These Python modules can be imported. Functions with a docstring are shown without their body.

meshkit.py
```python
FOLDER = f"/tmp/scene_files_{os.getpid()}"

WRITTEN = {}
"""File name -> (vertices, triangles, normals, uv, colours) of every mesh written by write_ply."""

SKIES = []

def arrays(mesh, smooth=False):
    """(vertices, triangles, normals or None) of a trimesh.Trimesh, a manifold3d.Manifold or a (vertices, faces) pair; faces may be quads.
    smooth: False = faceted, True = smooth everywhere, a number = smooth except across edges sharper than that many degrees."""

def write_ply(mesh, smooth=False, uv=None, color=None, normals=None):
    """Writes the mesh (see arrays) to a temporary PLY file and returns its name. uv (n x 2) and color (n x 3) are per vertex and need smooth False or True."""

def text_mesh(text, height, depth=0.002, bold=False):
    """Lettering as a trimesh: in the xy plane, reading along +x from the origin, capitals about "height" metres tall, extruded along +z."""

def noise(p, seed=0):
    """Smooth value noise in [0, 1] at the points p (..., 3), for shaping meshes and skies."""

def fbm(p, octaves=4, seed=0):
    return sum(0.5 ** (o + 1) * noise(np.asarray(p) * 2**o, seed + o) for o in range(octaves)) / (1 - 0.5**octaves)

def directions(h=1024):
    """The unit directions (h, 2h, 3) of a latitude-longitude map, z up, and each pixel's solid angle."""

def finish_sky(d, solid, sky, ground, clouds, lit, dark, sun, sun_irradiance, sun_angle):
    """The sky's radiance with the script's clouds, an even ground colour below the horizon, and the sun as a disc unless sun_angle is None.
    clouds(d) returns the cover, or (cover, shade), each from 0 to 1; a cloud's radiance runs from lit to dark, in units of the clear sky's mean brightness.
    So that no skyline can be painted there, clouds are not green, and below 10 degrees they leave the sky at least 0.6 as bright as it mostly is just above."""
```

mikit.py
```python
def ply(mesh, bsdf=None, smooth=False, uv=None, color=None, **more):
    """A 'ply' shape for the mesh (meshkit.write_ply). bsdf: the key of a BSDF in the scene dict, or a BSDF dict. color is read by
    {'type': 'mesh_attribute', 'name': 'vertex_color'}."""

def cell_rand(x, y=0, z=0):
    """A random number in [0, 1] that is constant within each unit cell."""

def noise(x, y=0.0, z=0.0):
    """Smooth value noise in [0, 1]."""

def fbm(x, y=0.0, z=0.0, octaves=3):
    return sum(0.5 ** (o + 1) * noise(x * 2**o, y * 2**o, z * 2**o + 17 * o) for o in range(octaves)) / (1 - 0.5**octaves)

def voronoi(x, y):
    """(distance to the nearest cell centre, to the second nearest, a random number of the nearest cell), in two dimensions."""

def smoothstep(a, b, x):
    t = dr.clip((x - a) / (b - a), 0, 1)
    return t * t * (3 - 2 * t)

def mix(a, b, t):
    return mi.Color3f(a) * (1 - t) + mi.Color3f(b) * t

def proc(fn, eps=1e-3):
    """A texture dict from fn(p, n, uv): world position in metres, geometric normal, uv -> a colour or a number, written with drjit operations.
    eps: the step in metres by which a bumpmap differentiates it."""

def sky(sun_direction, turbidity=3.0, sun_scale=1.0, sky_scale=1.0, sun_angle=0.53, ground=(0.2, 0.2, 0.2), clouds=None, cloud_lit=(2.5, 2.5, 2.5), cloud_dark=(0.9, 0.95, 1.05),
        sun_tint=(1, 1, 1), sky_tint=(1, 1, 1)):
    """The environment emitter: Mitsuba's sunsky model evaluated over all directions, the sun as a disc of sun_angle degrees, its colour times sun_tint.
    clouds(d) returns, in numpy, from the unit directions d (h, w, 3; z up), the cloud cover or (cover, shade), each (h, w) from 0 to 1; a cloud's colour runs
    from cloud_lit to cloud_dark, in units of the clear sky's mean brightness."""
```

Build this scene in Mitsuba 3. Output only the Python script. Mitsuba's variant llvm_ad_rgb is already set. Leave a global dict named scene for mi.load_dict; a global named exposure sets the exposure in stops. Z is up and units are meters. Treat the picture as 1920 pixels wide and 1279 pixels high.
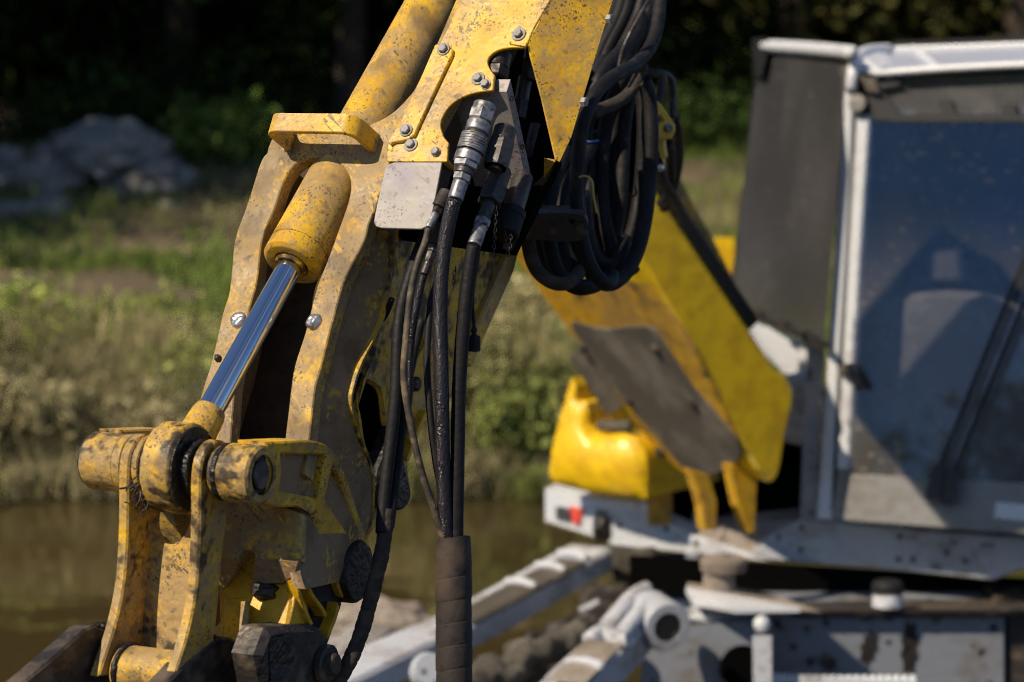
import math
import numpy as np, trimesh, mitsuba as mi, drjit as dr
import mapbox_earcut as earcut
from scipy.interpolate import CubicSpline
from scipy.spatial import ConvexHull
from shapely.geometry import Polygon, LineString, Point
from shapely.ops import unary_union
import mikit, meshkit
from mikit import noise, fbm, smoothstep, mix, proc

# ------------------------------------------------------------------ camera, sky, exposure
F = 4533.0                                   # focal length in pixels of the 1920 x 1279 photograph (about 85 mm)
PITCH = math.atan(540 / F)
CAM = np.array([0, 0, 3.0])
RT = np.array([1.0, 0, 0]); FW = np.array([0, math.cos(PITCH), -math.sin(PITCH)]); UP = np.array([0, math.sin(PITCH), math.cos(PITCH)])
SUN = np.array([-0.57, -0.455, 0.69])
exposure = 1.7
scene, labels = {'type': 'scene'}, {}
scene['camera'] = {'type': 'thinlens', 'fov': math.degrees(2 * math.atan(960 / F)), 'fov_axis': 'x', 'aperture_radius': 0.0119, 'focus_distance': 4.02,
                   'near_clip': 0.1, 'far_clip': 400.0,
                   'to_world': mi.ScalarTransform4f().look_at(origin=CAM.tolist(), target=(CAM + FW).tolist(), up=[0, 0, 1])}
def sky_clouds(d):
    n = meshkit.fbm(np.asarray(d) * [3.4, 3.4, 6.0] + 11.3, 5, 4); return np.clip((n - .60) / .13, 0, 1) * .8
scene['sky'] = mikit.sky(SUN.tolist(), turbidity=3.0, sky_scale=0.72, sky_tint=(.84, .95, 1.15), clouds=sky_clouds, cloud_lit=(2.2, 2.2, 2.2), ground=(0.10, 0.10, 0.06), sun_tint=(1.0, 1.02, 1.06))

# ------------------------------------------------------------------ helpers
rng = np.random.default_rng(7)
unit = lambda a: np.asarray(a, float) / np.linalg.norm(a)
def ray(x, y): return FW + (x - 960) / F * RT - (y - 639.5) / F * UP
def P(x, y, d): return CAM + d * ray(x, y)
class Plane:
    def __init__(s, o, n, ex=None):
        s.o, s.n = np.asarray(o, float), unit(n)
        if s.n @ (CAM - s.o) < 0: s.n = -s.n
        ex = np.cross([0, 0, 1], s.n) if ex is None else np.asarray(ex, float)
        s.ex = unit(ex - (ex @ s.n) * s.n); s.ey = np.cross(s.n, s.ex)
    def hit(s, x, y, off=0.0):
        r = ray(x, y); t = ((s.o + off * s.n - CAM) @ s.n) / (r @ s.n); return CAM + t * r
    def to2(s, x, y, off=0.0):
        p = s.hit(x, y, off) - s.o; return [p @ s.ex, p @ s.ey]
    def poly(s, pts, off=0.0): return np.array([s.to2(x, y, off) for x, y in pts])
    def at(s, q, c): q = np.atleast_2d(q); return s.o + q[:, :1] * s.ex + q[:, 1:2] * s.ey + np.asarray(c).reshape(-1, 1) * s.n
def crv(pts, n=6, closed=False):
    p = np.array(pts, float); t = np.r_[0, np.cumsum(np.linalg.norm(np.diff(p, axis=0), axis=1) ** .5 + 1e-9)]
    return CubicSpline(t, p)(np.linspace(0, t[-1], n * (len(p) - 1) + 1)).tolist()
def area2(r): x, y = r[:, 0], r[:, 1]; return .5 * np.sum(x * np.roll(y, -1) - np.roll(x, -1) * y)
def clean(r):
    r = np.asarray(r, float); keep = np.linalg.norm(r - np.roll(r, 1, axis=0), axis=1) > 4e-4; return r[keep]
def inset(r, b):
    a, c = r - np.roll(r, 1, axis=0), np.roll(r, -1, axis=0) - r
    na = np.stack([-a[:, 1], a[:, 0]], 1); nc = np.stack([-c[:, 1], c[:, 0]], 1)
    na /= np.linalg.norm(na, axis=1, keepdims=True) + 1e-12; nc /= np.linalg.norm(nc, axis=1, keepdims=True) + 1e-12
    m = na + nc; m /= np.maximum((m * m).sum(1, keepdims=True), .35) / 2
    return r + b * m
def slab(pl, outline, top, bottom, holes=(), bev=0.0015):
    """Polygon (2D rings in the plane) as a solid from height top down to bottom along the plane normal, with a chamfered front rim."""
    o = clean(outline); o = o if area2(o) > 0 else o[::-1]
    hs = [clean(h) for h in holes]; hs = [h if area2(h) < 0 else h[::-1] for h in hs]
    rings = [o] + hs
    ends = np.cumsum([len(r) for r in rings]); flat = np.vstack(rings); fl_in = np.vstack([inset(r, bev) for r in rings])
    tri = earcut.triangulate_float64(flat, ends.astype(np.uint32)).reshape(-1, 3).astype(int)
    e1, e2 = flat[tri[:, 1]] - flat[tri[:, 0]], flat[tri[:, 2]] - flat[tri[:, 0]]
    bad = e1[:, 0] * e2[:, 1] - e1[:, 1] * e2[:, 0] < 0; tri[bad] = tri[bad][:, ::-1]
    n = len(flat); V = np.vstack([pl.at(fl_in, np.full(n, top)), pl.at(flat, np.full(n, top - bev)), pl.at(flat, np.full(n, bottom))])
    fc = [tri, tri[:, ::-1] + 2 * n]; st = 0
    for r in rings:
        k = len(r); i = np.arange(k) + st; j = (np.arange(k) + 1) % k + st; st += k
        for a, b in ((0, n), (n, 2 * n)):
            fc += [np.stack([i + a, i + b, j + b], 1), np.stack([i + a, j + b, j + a], 1)]
    return trimesh.Trimesh(V, np.vstack(fc), process=False)
def plate(pl, pts, thick, off=0.0, holes=(), bev=0.0015):
    return slab(pl, pl.poly(pts, off), off, off - thick, [pl.poly(h, off) for h in holes], bev)
def shp(pl, g, top, bottom, bev=0.001):
    gs = getattr(g, 'geoms', [g])
    return trimesh.util.concatenate([slab(pl, np.array(x.exterior.coords)[:-1], top, bottom, [np.array(h.coords)[:-1] for h in x.interiors], bev) for x in gs])
def frames(p):
    t = np.gradient(p, axis=0); t /= np.linalg.norm(t, axis=1, keepdims=True) + 1e-12
    a = np.cross(t[0], [0, 0, 1] if abs(t[0][2]) < .9 else [1, 0, 0]); a = unit(a); A = []
    for k in t: a = unit(a - (a @ k) * k); A.append(a)
    A = np.array(A); return t, A, np.cross(t, A)
def tube(pts, r, sides=14, n=8, spline=True, cap=True):
    p = np.array(pts, float); p = np.array(crv(p, n)) if spline and len(p) > 2 else p
    if not spline or len(p) == 2: pass
    rr = np.broadcast_to(np.asarray(r, float), (len(p),)) if np.ndim(r) == 0 else np.interp(np.linspace(0, 1, len(p)), np.linspace(0, 1, len(r)), r)
    t, A, B = frames(p); g = np.arange(sides) * 2 * np.pi / sides
    V = (p[:, None] + rr[:, None, None] * (np.cos(g)[None, :, None] * A[:, None] + np.sin(g)[None, :, None] * B[:, None])).reshape(-1, 3)
    m = len(p); i, j = np.meshgrid(np.arange(m - 1), np.arange(sides), indexing='ij'); jn = (j + 1) % sides
    q = np.stack([i * sides + j, i * sides + jn, (i + 1) * sides + jn, (i + 1) * sides + j], -1).reshape(-1, 4)
    fc = [q[:, [0, 1, 2]], q[:, [0, 2, 3]]]
    if cap:
        V = np.vstack([V, p[:1], p[-1:]]); k = np.arange(sides); kn = (k + 1) % sides
        fc += [np.stack([kn, k, k * 0 + m * sides], 1), np.stack([k + (m - 1) * sides, kn + (m - 1) * sides, k * 0 + m * sides + 1], 1)]
    return trimesh.Trimesh(V, np.vstack(fc), process=False)
def lathe(prof, p0, ax, sides=40):
    """prof: (distance along ax from p0, radius)"""
    ax = unit(ax); a = unit(np.cross(ax, [0, 0, 1] if abs(ax[2]) < .9 else [1, 0, 0])); b = np.cross(ax, a); g = np.arange(sides) * 2 * np.pi / sides
    prof = np.array(prof, float); ring = np.cos(g)[:, None] * a + np.sin(g)[:, None] * b
    V = (np.asarray(p0) + prof[:, 0][:, None, None] * ax + prof[:, 1][:, None, None] * ring[None]).reshape(-1, 3)
    i, j = np.meshgrid(np.arange(len(prof) - 1), np.arange(sides), indexing='ij'); jn = (j + 1) % sides
    q = np.stack([i * sides + j, i * sides + jn, (i + 1) * sides + jn, (i + 1) * sides + j], -1).reshape(-1, 4)
    m = trimesh.Trimesh(V, np.vstack([q[:, [0, 1, 2]], q[:, [0, 2, 3]]]), process=False)
    m.remove_unreferenced_vertices(); return m
def hexnut(p, ax, r, h, ch=.12, sides=6):
    return lathe([(0, 0), (0, r * (1 - ch)), (h * ch, r), (h * (1 - ch), r), (h, r * (1 - ch)), (h, 0)], p, ax, sides)
def hull(pts):
    p = np.array(pts, float); h = trimesh.convex.convex_hull(p); return h
def box(c, hx, hy, hz, X, Y, Z):
    X, Y, Z = unit(X), unit(Y), unit(Z); return hull([c + a * hx * X + b * hy * Y + e * hz * Z for a in (-1, 1) for b in (-1, 1) for e in (-1, 1)])
def loft(rings):
    k = len(rings[0]); V = np.vstack(rings); fc = []
    for s in range(len(rings) - 1):
        for a in range(k):
            b = (a + 1) % k; i, j, l, m = s * k + a, s * k + b, (s + 1) * k + b, (s + 1) * k + a; fc += [[i, j, l], [i, l, m]]
    for s, rev in ((0, 1), (len(rings) - 1, 0)):
        for a in range(1, k - 1): t = [s * k, s * k + a, s * k + a + 1]; fc.append(t[::-1] if rev else t)
    m = trimesh.Trimesh(V, fc, process=False); m.fix_normals(); return m
cat = lambda *ms: trimesh.util.concatenate([m for m in ms])
def rough(m, amp, fr, edge=None, seed=0):
    if edge: v, f = trimesh.remesh.subdivide_to_size(m.vertices, m.faces, edge); m = trimesh.Trimesh(v, f, process=True)
    m.vertices = m.vertices + m.vertex_normals * (meshkit.fbm(m.vertices * fr, 3, seed) - .5)[:, None] * amp * 2; return m

used = {}
def add(key, mesh, mat, smooth=False, label=None, category=None, group=None, kind=None, **kw):
    k = used.get(key, 0); used[key] = k + 1; name = key if k == 0 else f'{key}_{k:03d}'
    scene[name] = mikit.ply(mesh, mat, smooth, **kw)
    tag(name, label, category, group, kind); return name
def tag(name, label=None, category=None, group=None, kind=None):
    d = {a: b for a, b in (('label', label), ('category', category), ('group', group), ('kind', kind)) if b}
    if d: labels[name] = {**labels.get(name, {}), **d}

# ------------------------------------------------------------------ materials
def mat(name, col, rough=.5, metallic=0.0, spec=.5, bump=None, eps=1e-3, **kw):
    b = {'type': 'principled', 'base_color': proc(col) if callable(col) else {'type': 'rgb', 'value': list(col)},
         'roughness': proc(rough) if callable(rough) else rough, 'metallic': metallic, 'specular': spec, **kw}
    if bump: b = {'type': 'bumpmap', 'arbitrary': proc(bump, eps), 'scale': 1.0, 'bsdf': b}
    scene[name] = {'type': 'twosided', 'bsdf': b}
YEL, DUST, GREASE = (0.72, 0.43, 0.012), (0.32, 0.235, 0.125), (0.020, 0.017, 0.014)
def paint(dust, grease, speck, scratch=0.0, yel=YEL, dcol=DUST, s=0.0, fr=1.0):
    def f(p, n, uv):
        x, y, z = .8 * p.x + .36 * p.y + .48 * p.z + s, .48 * p.y - .6 * p.x + .64 * p.z, .6 * p.z - .8 * p.y
        big = fbm(x * 7 * fr, y * 7 * fr, z * 7 * fr, 3); mid = fbm(x * 38, y * 38, z * 38, 4); fine = noise(x * 260, y * 260, z * 260)
        m = big * .36 + mid * .36 + fine * .16 + noise(x * 120, y * 120, z * 120) * .12
        c = mix(yel, (yel[0] * .80, yel[1] * .74, yel[2]), smoothstep(.35, .75, fbm(x * 24, y * 24, z * 24, 2)))
        c = mix(c, dcol, dr.clip(smoothstep(.66 - dust * .50, .80 - dust * .34, m) * min(1.0, .30 + dust * .8), 0, 1))
        c = mix(c, (.135, .088, .040), smoothstep(.52, .74, fbm(x * 17 + 4, y * 17, z * 17 + 8, 5)) * min(.75, dust))
        # scuffs where the yellow shows through the dust again
        sc0 = smoothstep(.62, .70, noise(x * 190, y * 55, z * 190)) * smoothstep(.52, .64, fbm(x * 19 + 3, y * 19, z * 19, 2)) * min(1.0, dust)
        c = mix(c, yel, sc0 * .7)
        g = fbm(x * 11 + 31, y * 11, z * 11, 4) * .55 + fbm(x * 75, y * 75, z * 75, 3) * .45
        c = mix(c, GREASE, smoothstep(.66 - grease * .30, .78 - grease * .20, g) * min(1.0, grease * 4) * .92)
        if scratch:
            sc = smoothstep(.80, .86, noise(x * 230, y * 38 + x * 20, z * 60)) * smoothstep(.5, .66, fbm(x * 12, y * 12, z * 12 + 5, 2))
            c = mix(c, (.06, .045, .02), sc * scratch)
        den = fbm(x * 16 + 9, y * 16, z * 16, 2)
        sp = smoothstep(.78, .84, noise(x * 360, y * 360, z * 360) * .70 + den * .42) + smoothstep(.81, .87, noise(x * 230 + 5, y * 230, z * 230) * .70 + den * .42)
        sp2 = smoothstep(.66, .78, fbm(x * 85 + z * 30, y * 60, z * 50 + 7, 3)) * .55
        return mix(c, (.085, .062, .035), dr.clip(sp + sp2, 0, 1) * speck)
    return f
def prough(a, b):
    return lambda p, n, uv: a + (b - a) * fbm(p.x * 22, p.y * 22, p.z * 22, 2)
def pbump(a):
    return lambda p, n, uv: a * (fbm(p.x * 130, p.y * 130, p.z * 130, 2) + .6 * fbm(p.x * 30, p.y * 30, p.z * 30, 2))
mat('paint_cover', paint(.46, .03, .85, .9), prough(.28, .6), bump=pbump(.0006))
mat('paint_cheek', paint(.74, .20, .9, .5, dcol=(.255, .185, .095), s=3), prough(.4, .8), bump=pbump(.0010))
mat('paint_tube', paint(.66, .05, .8, .4, s=6), prough(.3, .6), bump=pbump(.0005))
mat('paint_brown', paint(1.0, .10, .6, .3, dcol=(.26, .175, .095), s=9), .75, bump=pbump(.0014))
mat('paint_greasy', paint(.45, .75, .5, .4, s=12), prough(.3, .8), bump=pbump(.0018))
mat('paint_link', paint(.66, .45, .9, .5, s=15), prough(.35, .8), bump=pbump(.0013))
mat('paint_lever', paint(.50, .28, .8, .4, s=41), prough(.35, .7), bump=pbump(.0013))  # less dust and grease than the links: lightened to look like sunlit rims
mat('paint_rim', paint(.22, .20, .5, s=17), prough(.3, .6), bump=pbump(.0006))
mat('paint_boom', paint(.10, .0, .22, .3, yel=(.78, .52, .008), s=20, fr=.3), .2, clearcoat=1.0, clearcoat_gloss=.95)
mat('paint_boom_shaded', paint(.45, .30, .6, yel=(.58, .33, .006), dcol=(.24, .16, .075), s=23, fr=.4), .5)  # boom yellow made browner and darker to imitate shade on the underside
mat('paint_hood', paint(.0, .0, .05, yel=(.80, .52, .004), s=26), .38, clearcoat=.35, clearcoat_gloss=.85)
def grit(base, dustc, amt, fr=40, s=0.0):
    def f(p, n, uv):
        x, y, z = p.x + s, p.y, p.z
        m = fbm(x * fr, y * fr, z * fr, 3) * .6 + fbm(x * 6, y * 6, z * 6, 3) * .4
        return mix(mix(base, tuple(b * .55 for b in base), smoothstep(.55, .85, fbm(x * 90, y * 90, z * 90, 2))), dustc, smoothstep(.62 - amt * .4, .85 - amt * .3, m) * .9)
    return f
mat('grease', grit((.012, .011, .010), (.035, .026, .018), .3), prough(.25, .8), bump=pbump(.004))
mat('fork_inside', grit((.050, .034, .020), (.10, .066, .034), .4, 25), .85, bump=pbump(.002))  # dark brown holds the shade inside the fork
mat('dark_steel', grit((.035, .03, .027), (.16, .12, .075), .35), prough(.35, .8), bump=pbump(.0015))
mat('coupler_steel', grit((.028, .025, .022), (.13, .10, .07), .42, s=4), prough(.35, .8), bump=pbump(.002))
mat('rubber', grit((.007, .007, .008), (.026, .023, .020),   .18, 60), prough(.5, .8), spec=.35, bump=pbump(.0008))
mat('rubber_dusty', grit((.035, .029, .024), (.085, .062, .043), .5, 60), .8, bump=pbump(.0015))
mat('hose_brown', grit((.05, .04, .028), (.20, .15, .085), .5, 60), .6, bump=pbump(.0012))
mat('hose_wet', grit((.018, .016, .02), (.05, .035, .045), .3, 80), .3, bump=lambda p, n, uv: .0022 * noise(p.x * 420, p.y * 420, p.z * 420), eps=5e-4)
mat('sleeve', grit((.030, .024, .021), (.075, .052, .036), .45, 25), .7, bump=pbump(.0008))
mat('zinc', grit((.30, .31, .33), (.07, .06, .05), .52, 120), prough(.25, .6), metallic=.65, bump=pbump(.0008))
mat('zinc_dark', grit((.075, .07, .068), (.035, .028, .022), .45, 60), prough(.3, .6), metallic=.6, bump=pbump(.0008))
mat('bolt_steel', grit((.25, .25, .25), (.17, .15, .12), .4, 120), .55, metallic=.2)
mat('shield_steel', paint(.55, .05, .75, .3, yel=(.32, .315, .30), dcol=(.30, .28, .25), s=33), prough(.35, .6), metallic=.15, bump=pbump(.0004))
mat('block_steel', paint(.5, .1, .8, .5, yel=(.34, .33, .31), dcol=(.25, .22, .18), s=36), .5, metallic=.3)
mat('chrome', (.80, .82, .86), .045, metallic=1.0)
mat('weld', grit((.55, .55, .57), (.2, .18, .15), .3, 60), .3, metallic=.8, bump=pbump(.003))
def whitep(amt, s, base=(.60, .63, .66), dc=(.22, .19, .16), spots=.0):
    def f(p, n, uv):
        x, y, z = p.x + s, p.y, p.z
        m = fbm(x * 5, y * 5, z * 5, 4) * .6 + fbm(x * 38, y * 38, z * 38, 3) * .4
        c = mix(base, dc, smoothstep(.66 - amt * .45, .9 - amt * .35, m) * .85)
        sp = smoothstep(.80, .86, noise(x * 33, y * 33, z * 33)) * smoothstep(.4, .6, fbm(x * 4, y * 4, z * 4 + 3, 2))
        return mix(c, (.05, .04, .03), sp * spots)
    return f
mat('white_clean', whitep(.08, 0), .3)
mat('white_paint', whitep(.35, 3, spots=.6), .45)
mat('leg_paint', whitep(.36, 13, base=(.50, .53, .57), spots=.6), .5)
mat('grey_paint', whitep(.42, 5, base=(.40, .43, .47), spots=.7), .5)
mat('sill_shade_paint', whitep(.5, 9, base=(.22, .225, .22), dc=(.14, .125, .10), spots=.8), .6)  # grey base paints the boom shadow onto the lower window bar
mat('chassis_shade_paint', whitep(.38, 7, base=(.20, .225, .265), dc=(.15, .135, .115), spots=.9), .5)  # base darkened to stand in for shade cast on the chassis
mat('sand_dust', grit((.30, .26, .215), (.16, .13, .10), .5, 12), .9, bump=pbump(.004))
mat('mud_plate', grit((.075, .066, .052), (.16, .145, .115), .42, 9), .85, bump=pbump(.003))
mat('black_plastic', (.015, .015, .016), .45)
scene['shade_black'] = {'type': 'twosided', 'bsdf': {'type': 'diffuse', 'reflectance': {'type': 'rgb', 'value': [.004, .004, .004]}}}  # near-black colour stands in for shade in gaps, holes and interiors
mat('cab_trim', grit((.065, .067, .072), (.12, .12, .12), .4, 30), .8)
mat('red_ink', (.75, .08, .05), .5)
mat('grey_ink', (.07, .07, .08), .5)
mat('orange_mark', (.55, .12, .03), .6)
mat('tag_yellow', (.55, .45, .10), .7)
mat('rope_blue', (.02, .05, .25), .6)
mat('bark', grit((.030, .022, .015), (.07, .05, .035), .4, 8), .9)
mat('rock', grit((.29, .28, .27), (.15, .135, .11), .5, 5), .9, bump=pbump(.01))
mat('soil', grit((.085, .066, .042), (.16, .125, .075), .45, 1.2), .95)
scene['glass'] = {'type': 'thindielectric', 'int_ior': 1.6, 'specular_reflectance': {'type': 'rgb', 'value': [.42, .66, 1.0]}}  # reflection tinted blue to paint in a deeper sky
scene['dust_film'] = {'type': 'twosided', 'bsdf': {'type': 'diffuse', 'reflectance': {'type': 'rgb', 'value': [.36, .35, .33]}}}
def dustw(p, n, uv):
    m = fbm(p.x * 7, p.y * 3, p.z * 1.6, 3); sp = smoothstep(.76, .84, noise(p.x * 60, p.y * 60, p.z * 60)) * smoothstep(.30, .60, fbm(p.x * 5, p.y * 5, p.z * 5, 2))
    low = smoothstep(2.55, 2.0, p.z)
    sp = dr.maximum(sp, smoothstep(.80, .86, noise(p.x * 110, p.y * 110, p.z * 110)) * low * .5)
    return dr.clip(.15 * low + (.004 + .05 * smoothstep(.4, .8, m)) * (.15 + low) + .30 * sp * (.25 + .75 * low), 0, 1)
scene['dusty_glass'] = {'type': 'blendbsdf', 'weight': proc(dustw), 'a': {'type': 'ref', 'id': 'glass'}, 'b': {'type': 'ref', 'id': 'dust_film'}}
scene['tint_base'] = {'type': 'twosided', 'bsdf': {'type': 'principled', 'base_color': {'type': 'rgb', 'value': [.03, .03, .033]}, 'roughness': .12, 'specular': .4}}
scene['tinted_pane'] = {'type': 'blendbsdf', 'weight': proc(lambda p, n, uv: .05 + .06 * smoothstep(.3, .8, fbm(p.x * 3, p.y * 3, p.z * 2.0, 2)) + .30 * smoothstep(.80, .86, noise(p.x * 60, p.y * 60, p.z * 60)) * smoothstep(.35, .6, fbm(p.x * 6, p.y * 6, p.z * 6, 2))),
                        'a': {'type': 'ref', 'id': 'tint_base'}, 'b': {'type': 'ref', 'id': 'dust_film'}}
for nm, dt in (('leaf', .5), ('grass', .45)):
    scene[nm] = {'type': 'principledthin', 'base_color': {'type': 'mesh_attribute', 'name': 'vertex_color'}, 'roughness': .6, 'diff_trans': dt, 'spec_trans': 0.0}
mat('river_water', lambda p, n, uv: mix((.056, .040, .015), (.040, .032, .013), fbm(p.x * .5, p.y * .5, 0, 2)), .04, bump=lambda p, n, uv: .008 * fbm(p.x * 1.6, p.y * 3, 0, 3), eps=5e-3)

# ------------------------------------------------------------------ directions of the machine
YAW = math.radians(-26)
V = np.array([math.cos(YAW), math.sin(YAW), 0]); FD = np.array([math.sin(YAW), -math.cos(YAW), 0]); ZU = np.array([0, 0, 1.0])
def image_axis(px, py, dx, dy, across=V):
    r = ray(px, py); q = (dx * RT - dy * UP) / F; return unit(q - (q @ across) / (r @ across) * r)
D = image_axis(556, 500, -122, 440)          # down along the stick
W = np.cross(D, V)                           # out of its front face, towards the sun
O = P(735, 290, 4.0)
SF = Plane(O, W, V); SS = Plane(O, V, W)     # front and side plane of the stick
E_ = 'walking_excavator'

# ================================================================== the stick
cheek_l = crv([(500, 287), (490, 300), (475, 345), (458, 397), (449, 420), (441, 447), (437, 470), (429, 550), (421, 575), (410, 620), (395, 682), (381, 727), (362, 800), (350, 850)], 3)
up_edge = crv([(697, 231), (720, 221), (745, 203), (766, 181), (776, 168), (795, 130), (818, 84)], 4)
slot_l = crv([(476, 550), (484, 510), (488, 470), (497, 430), (512, 398), (528, 350), (543, 320), (560, 303), (582, 295), (605, 295), (627, 301), (645, 314), (656, 335), (655, 369), (637, 424), (614, 487), (597, 530), (590, 553), (582, 585), (570, 630), (552, 687), (544, 740), (534, 824), (525, 880)], 4)
right = crv([(735, 292), (717, 350), (700, 400), (691, 420), (686, 442), (667, 482), (645, 527), (635, 560), (627, 590), (615, 635), (604, 680), (592, 722), (586, 765), (580, 820), (572, 890)], 3)
out = [(880, -60), (820, 84)][:1] + up_edge[::-1] + [(690, 236), (640, 242), (560, 244), (524, 243), (511, 256), (503, 275)] + cheek_l + [(430, 860)] + [(440, 720), (467, 580)] + slot_l + right[::-1] + [(790, 290), (850, 180), (930, 60), (960, -60)]
add(E_ + '__stick', plate(SF, out, .028, 0, bev=.002), 'paint_cheek', label='dusty yellow stick of the excavator arm with a long slot in its front')
S_ = E_ + '__stick'
# cheeks run back from the front plate: the right one is what the camera sees in shade
rim = crv([(728, 430), (738, 500), (727, 570), (723, 592), (697, 650), (677, 692), (665, 732), (662, 750), (667, 785), (682, 830), (698, 870), (704, 930), (690, 1010), (640, 1080)], 5)
side = [(733, 297)] + right[1:] + [(566, 960), (563, 1050), (580, 1110)] + rim[::-1]
def wall(front_px, back_px, w0, th, n=70, m=8):
    f_, b_ = np.array(crv(front_px, 3)), np.array(crv(back_px, 3)); u = np.linspace(0, 1, n)
    pick = lambda q: np.stack([np.interp(u, np.linspace(0, 1, len(q)), q[:, k]) for k in (0, 1)], 1)
    A = np.array([SF.hit(x, y, w0) for x, y in pick(f_)]) - .0015 * V; B = np.array([SS.hit(x, y, 0) for x, y in pick(b_)])
    t = np.linspace(0, 1, m)[None, :, None]; G = A[:, None] * (1 - t) + B[:, None] * t; G2 = G - th * V; k = n * m; X = np.vstack([G.reshape(-1, 3), G2.reshape(-1, 3)])
    i, j = np.meshgrid(np.arange(n - 1), np.arange(m - 1), indexing='ij'); q = np.stack([i * m + j, i * m + j + 1, (i + 1) * m + j + 1, (i + 1) * m + j], -1).reshape(-1, 4); fc = [q, q[:, ::-1] + k]
    for e in (np.arange(n) * m, np.arange(n) * m + m - 1, np.arange(m), np.arange(m) + (n - 1) * m): fc.append(np.stack([e[:-1], e[1:], e[1:] + k, e[:-1] + k], 1))
    q = np.vstack(fc); ms = trimesh.Trimesh(X, np.vstack([q[:, [0, 1, 2]], q[:, [0, 2, 3]]]), process=False); ms.fix_normals(); return ms
fr_px = [(735, 297), (717, 350), (700, 400), (686, 442), (667, 482), (645, 527), (635, 560), (615, 635), (604, 680), (592, 722), (586, 765), (580, 820), (574, 880), (568, 960), (563, 1050), (575, 1105)]
bk_px = [(752, 300), (748, 350), (742, 420), (740, 470), (736, 520), (728, 566), (723, 592), (697, 650), (677, 692), (665, 732), (662, 752), (668, 790), (682, 830), (698, 880), (702, 960), (690, 1010), (640, 1090)]
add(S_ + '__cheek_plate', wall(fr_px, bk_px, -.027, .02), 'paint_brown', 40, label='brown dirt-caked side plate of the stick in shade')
fl = np.array([SF.hit(x, y, -.026) + .004 * V for x, y in cheek_l]); bl = fl - .34 * W; n_ = len(fl); j_ = np.arange(n_ - 1)
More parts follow.
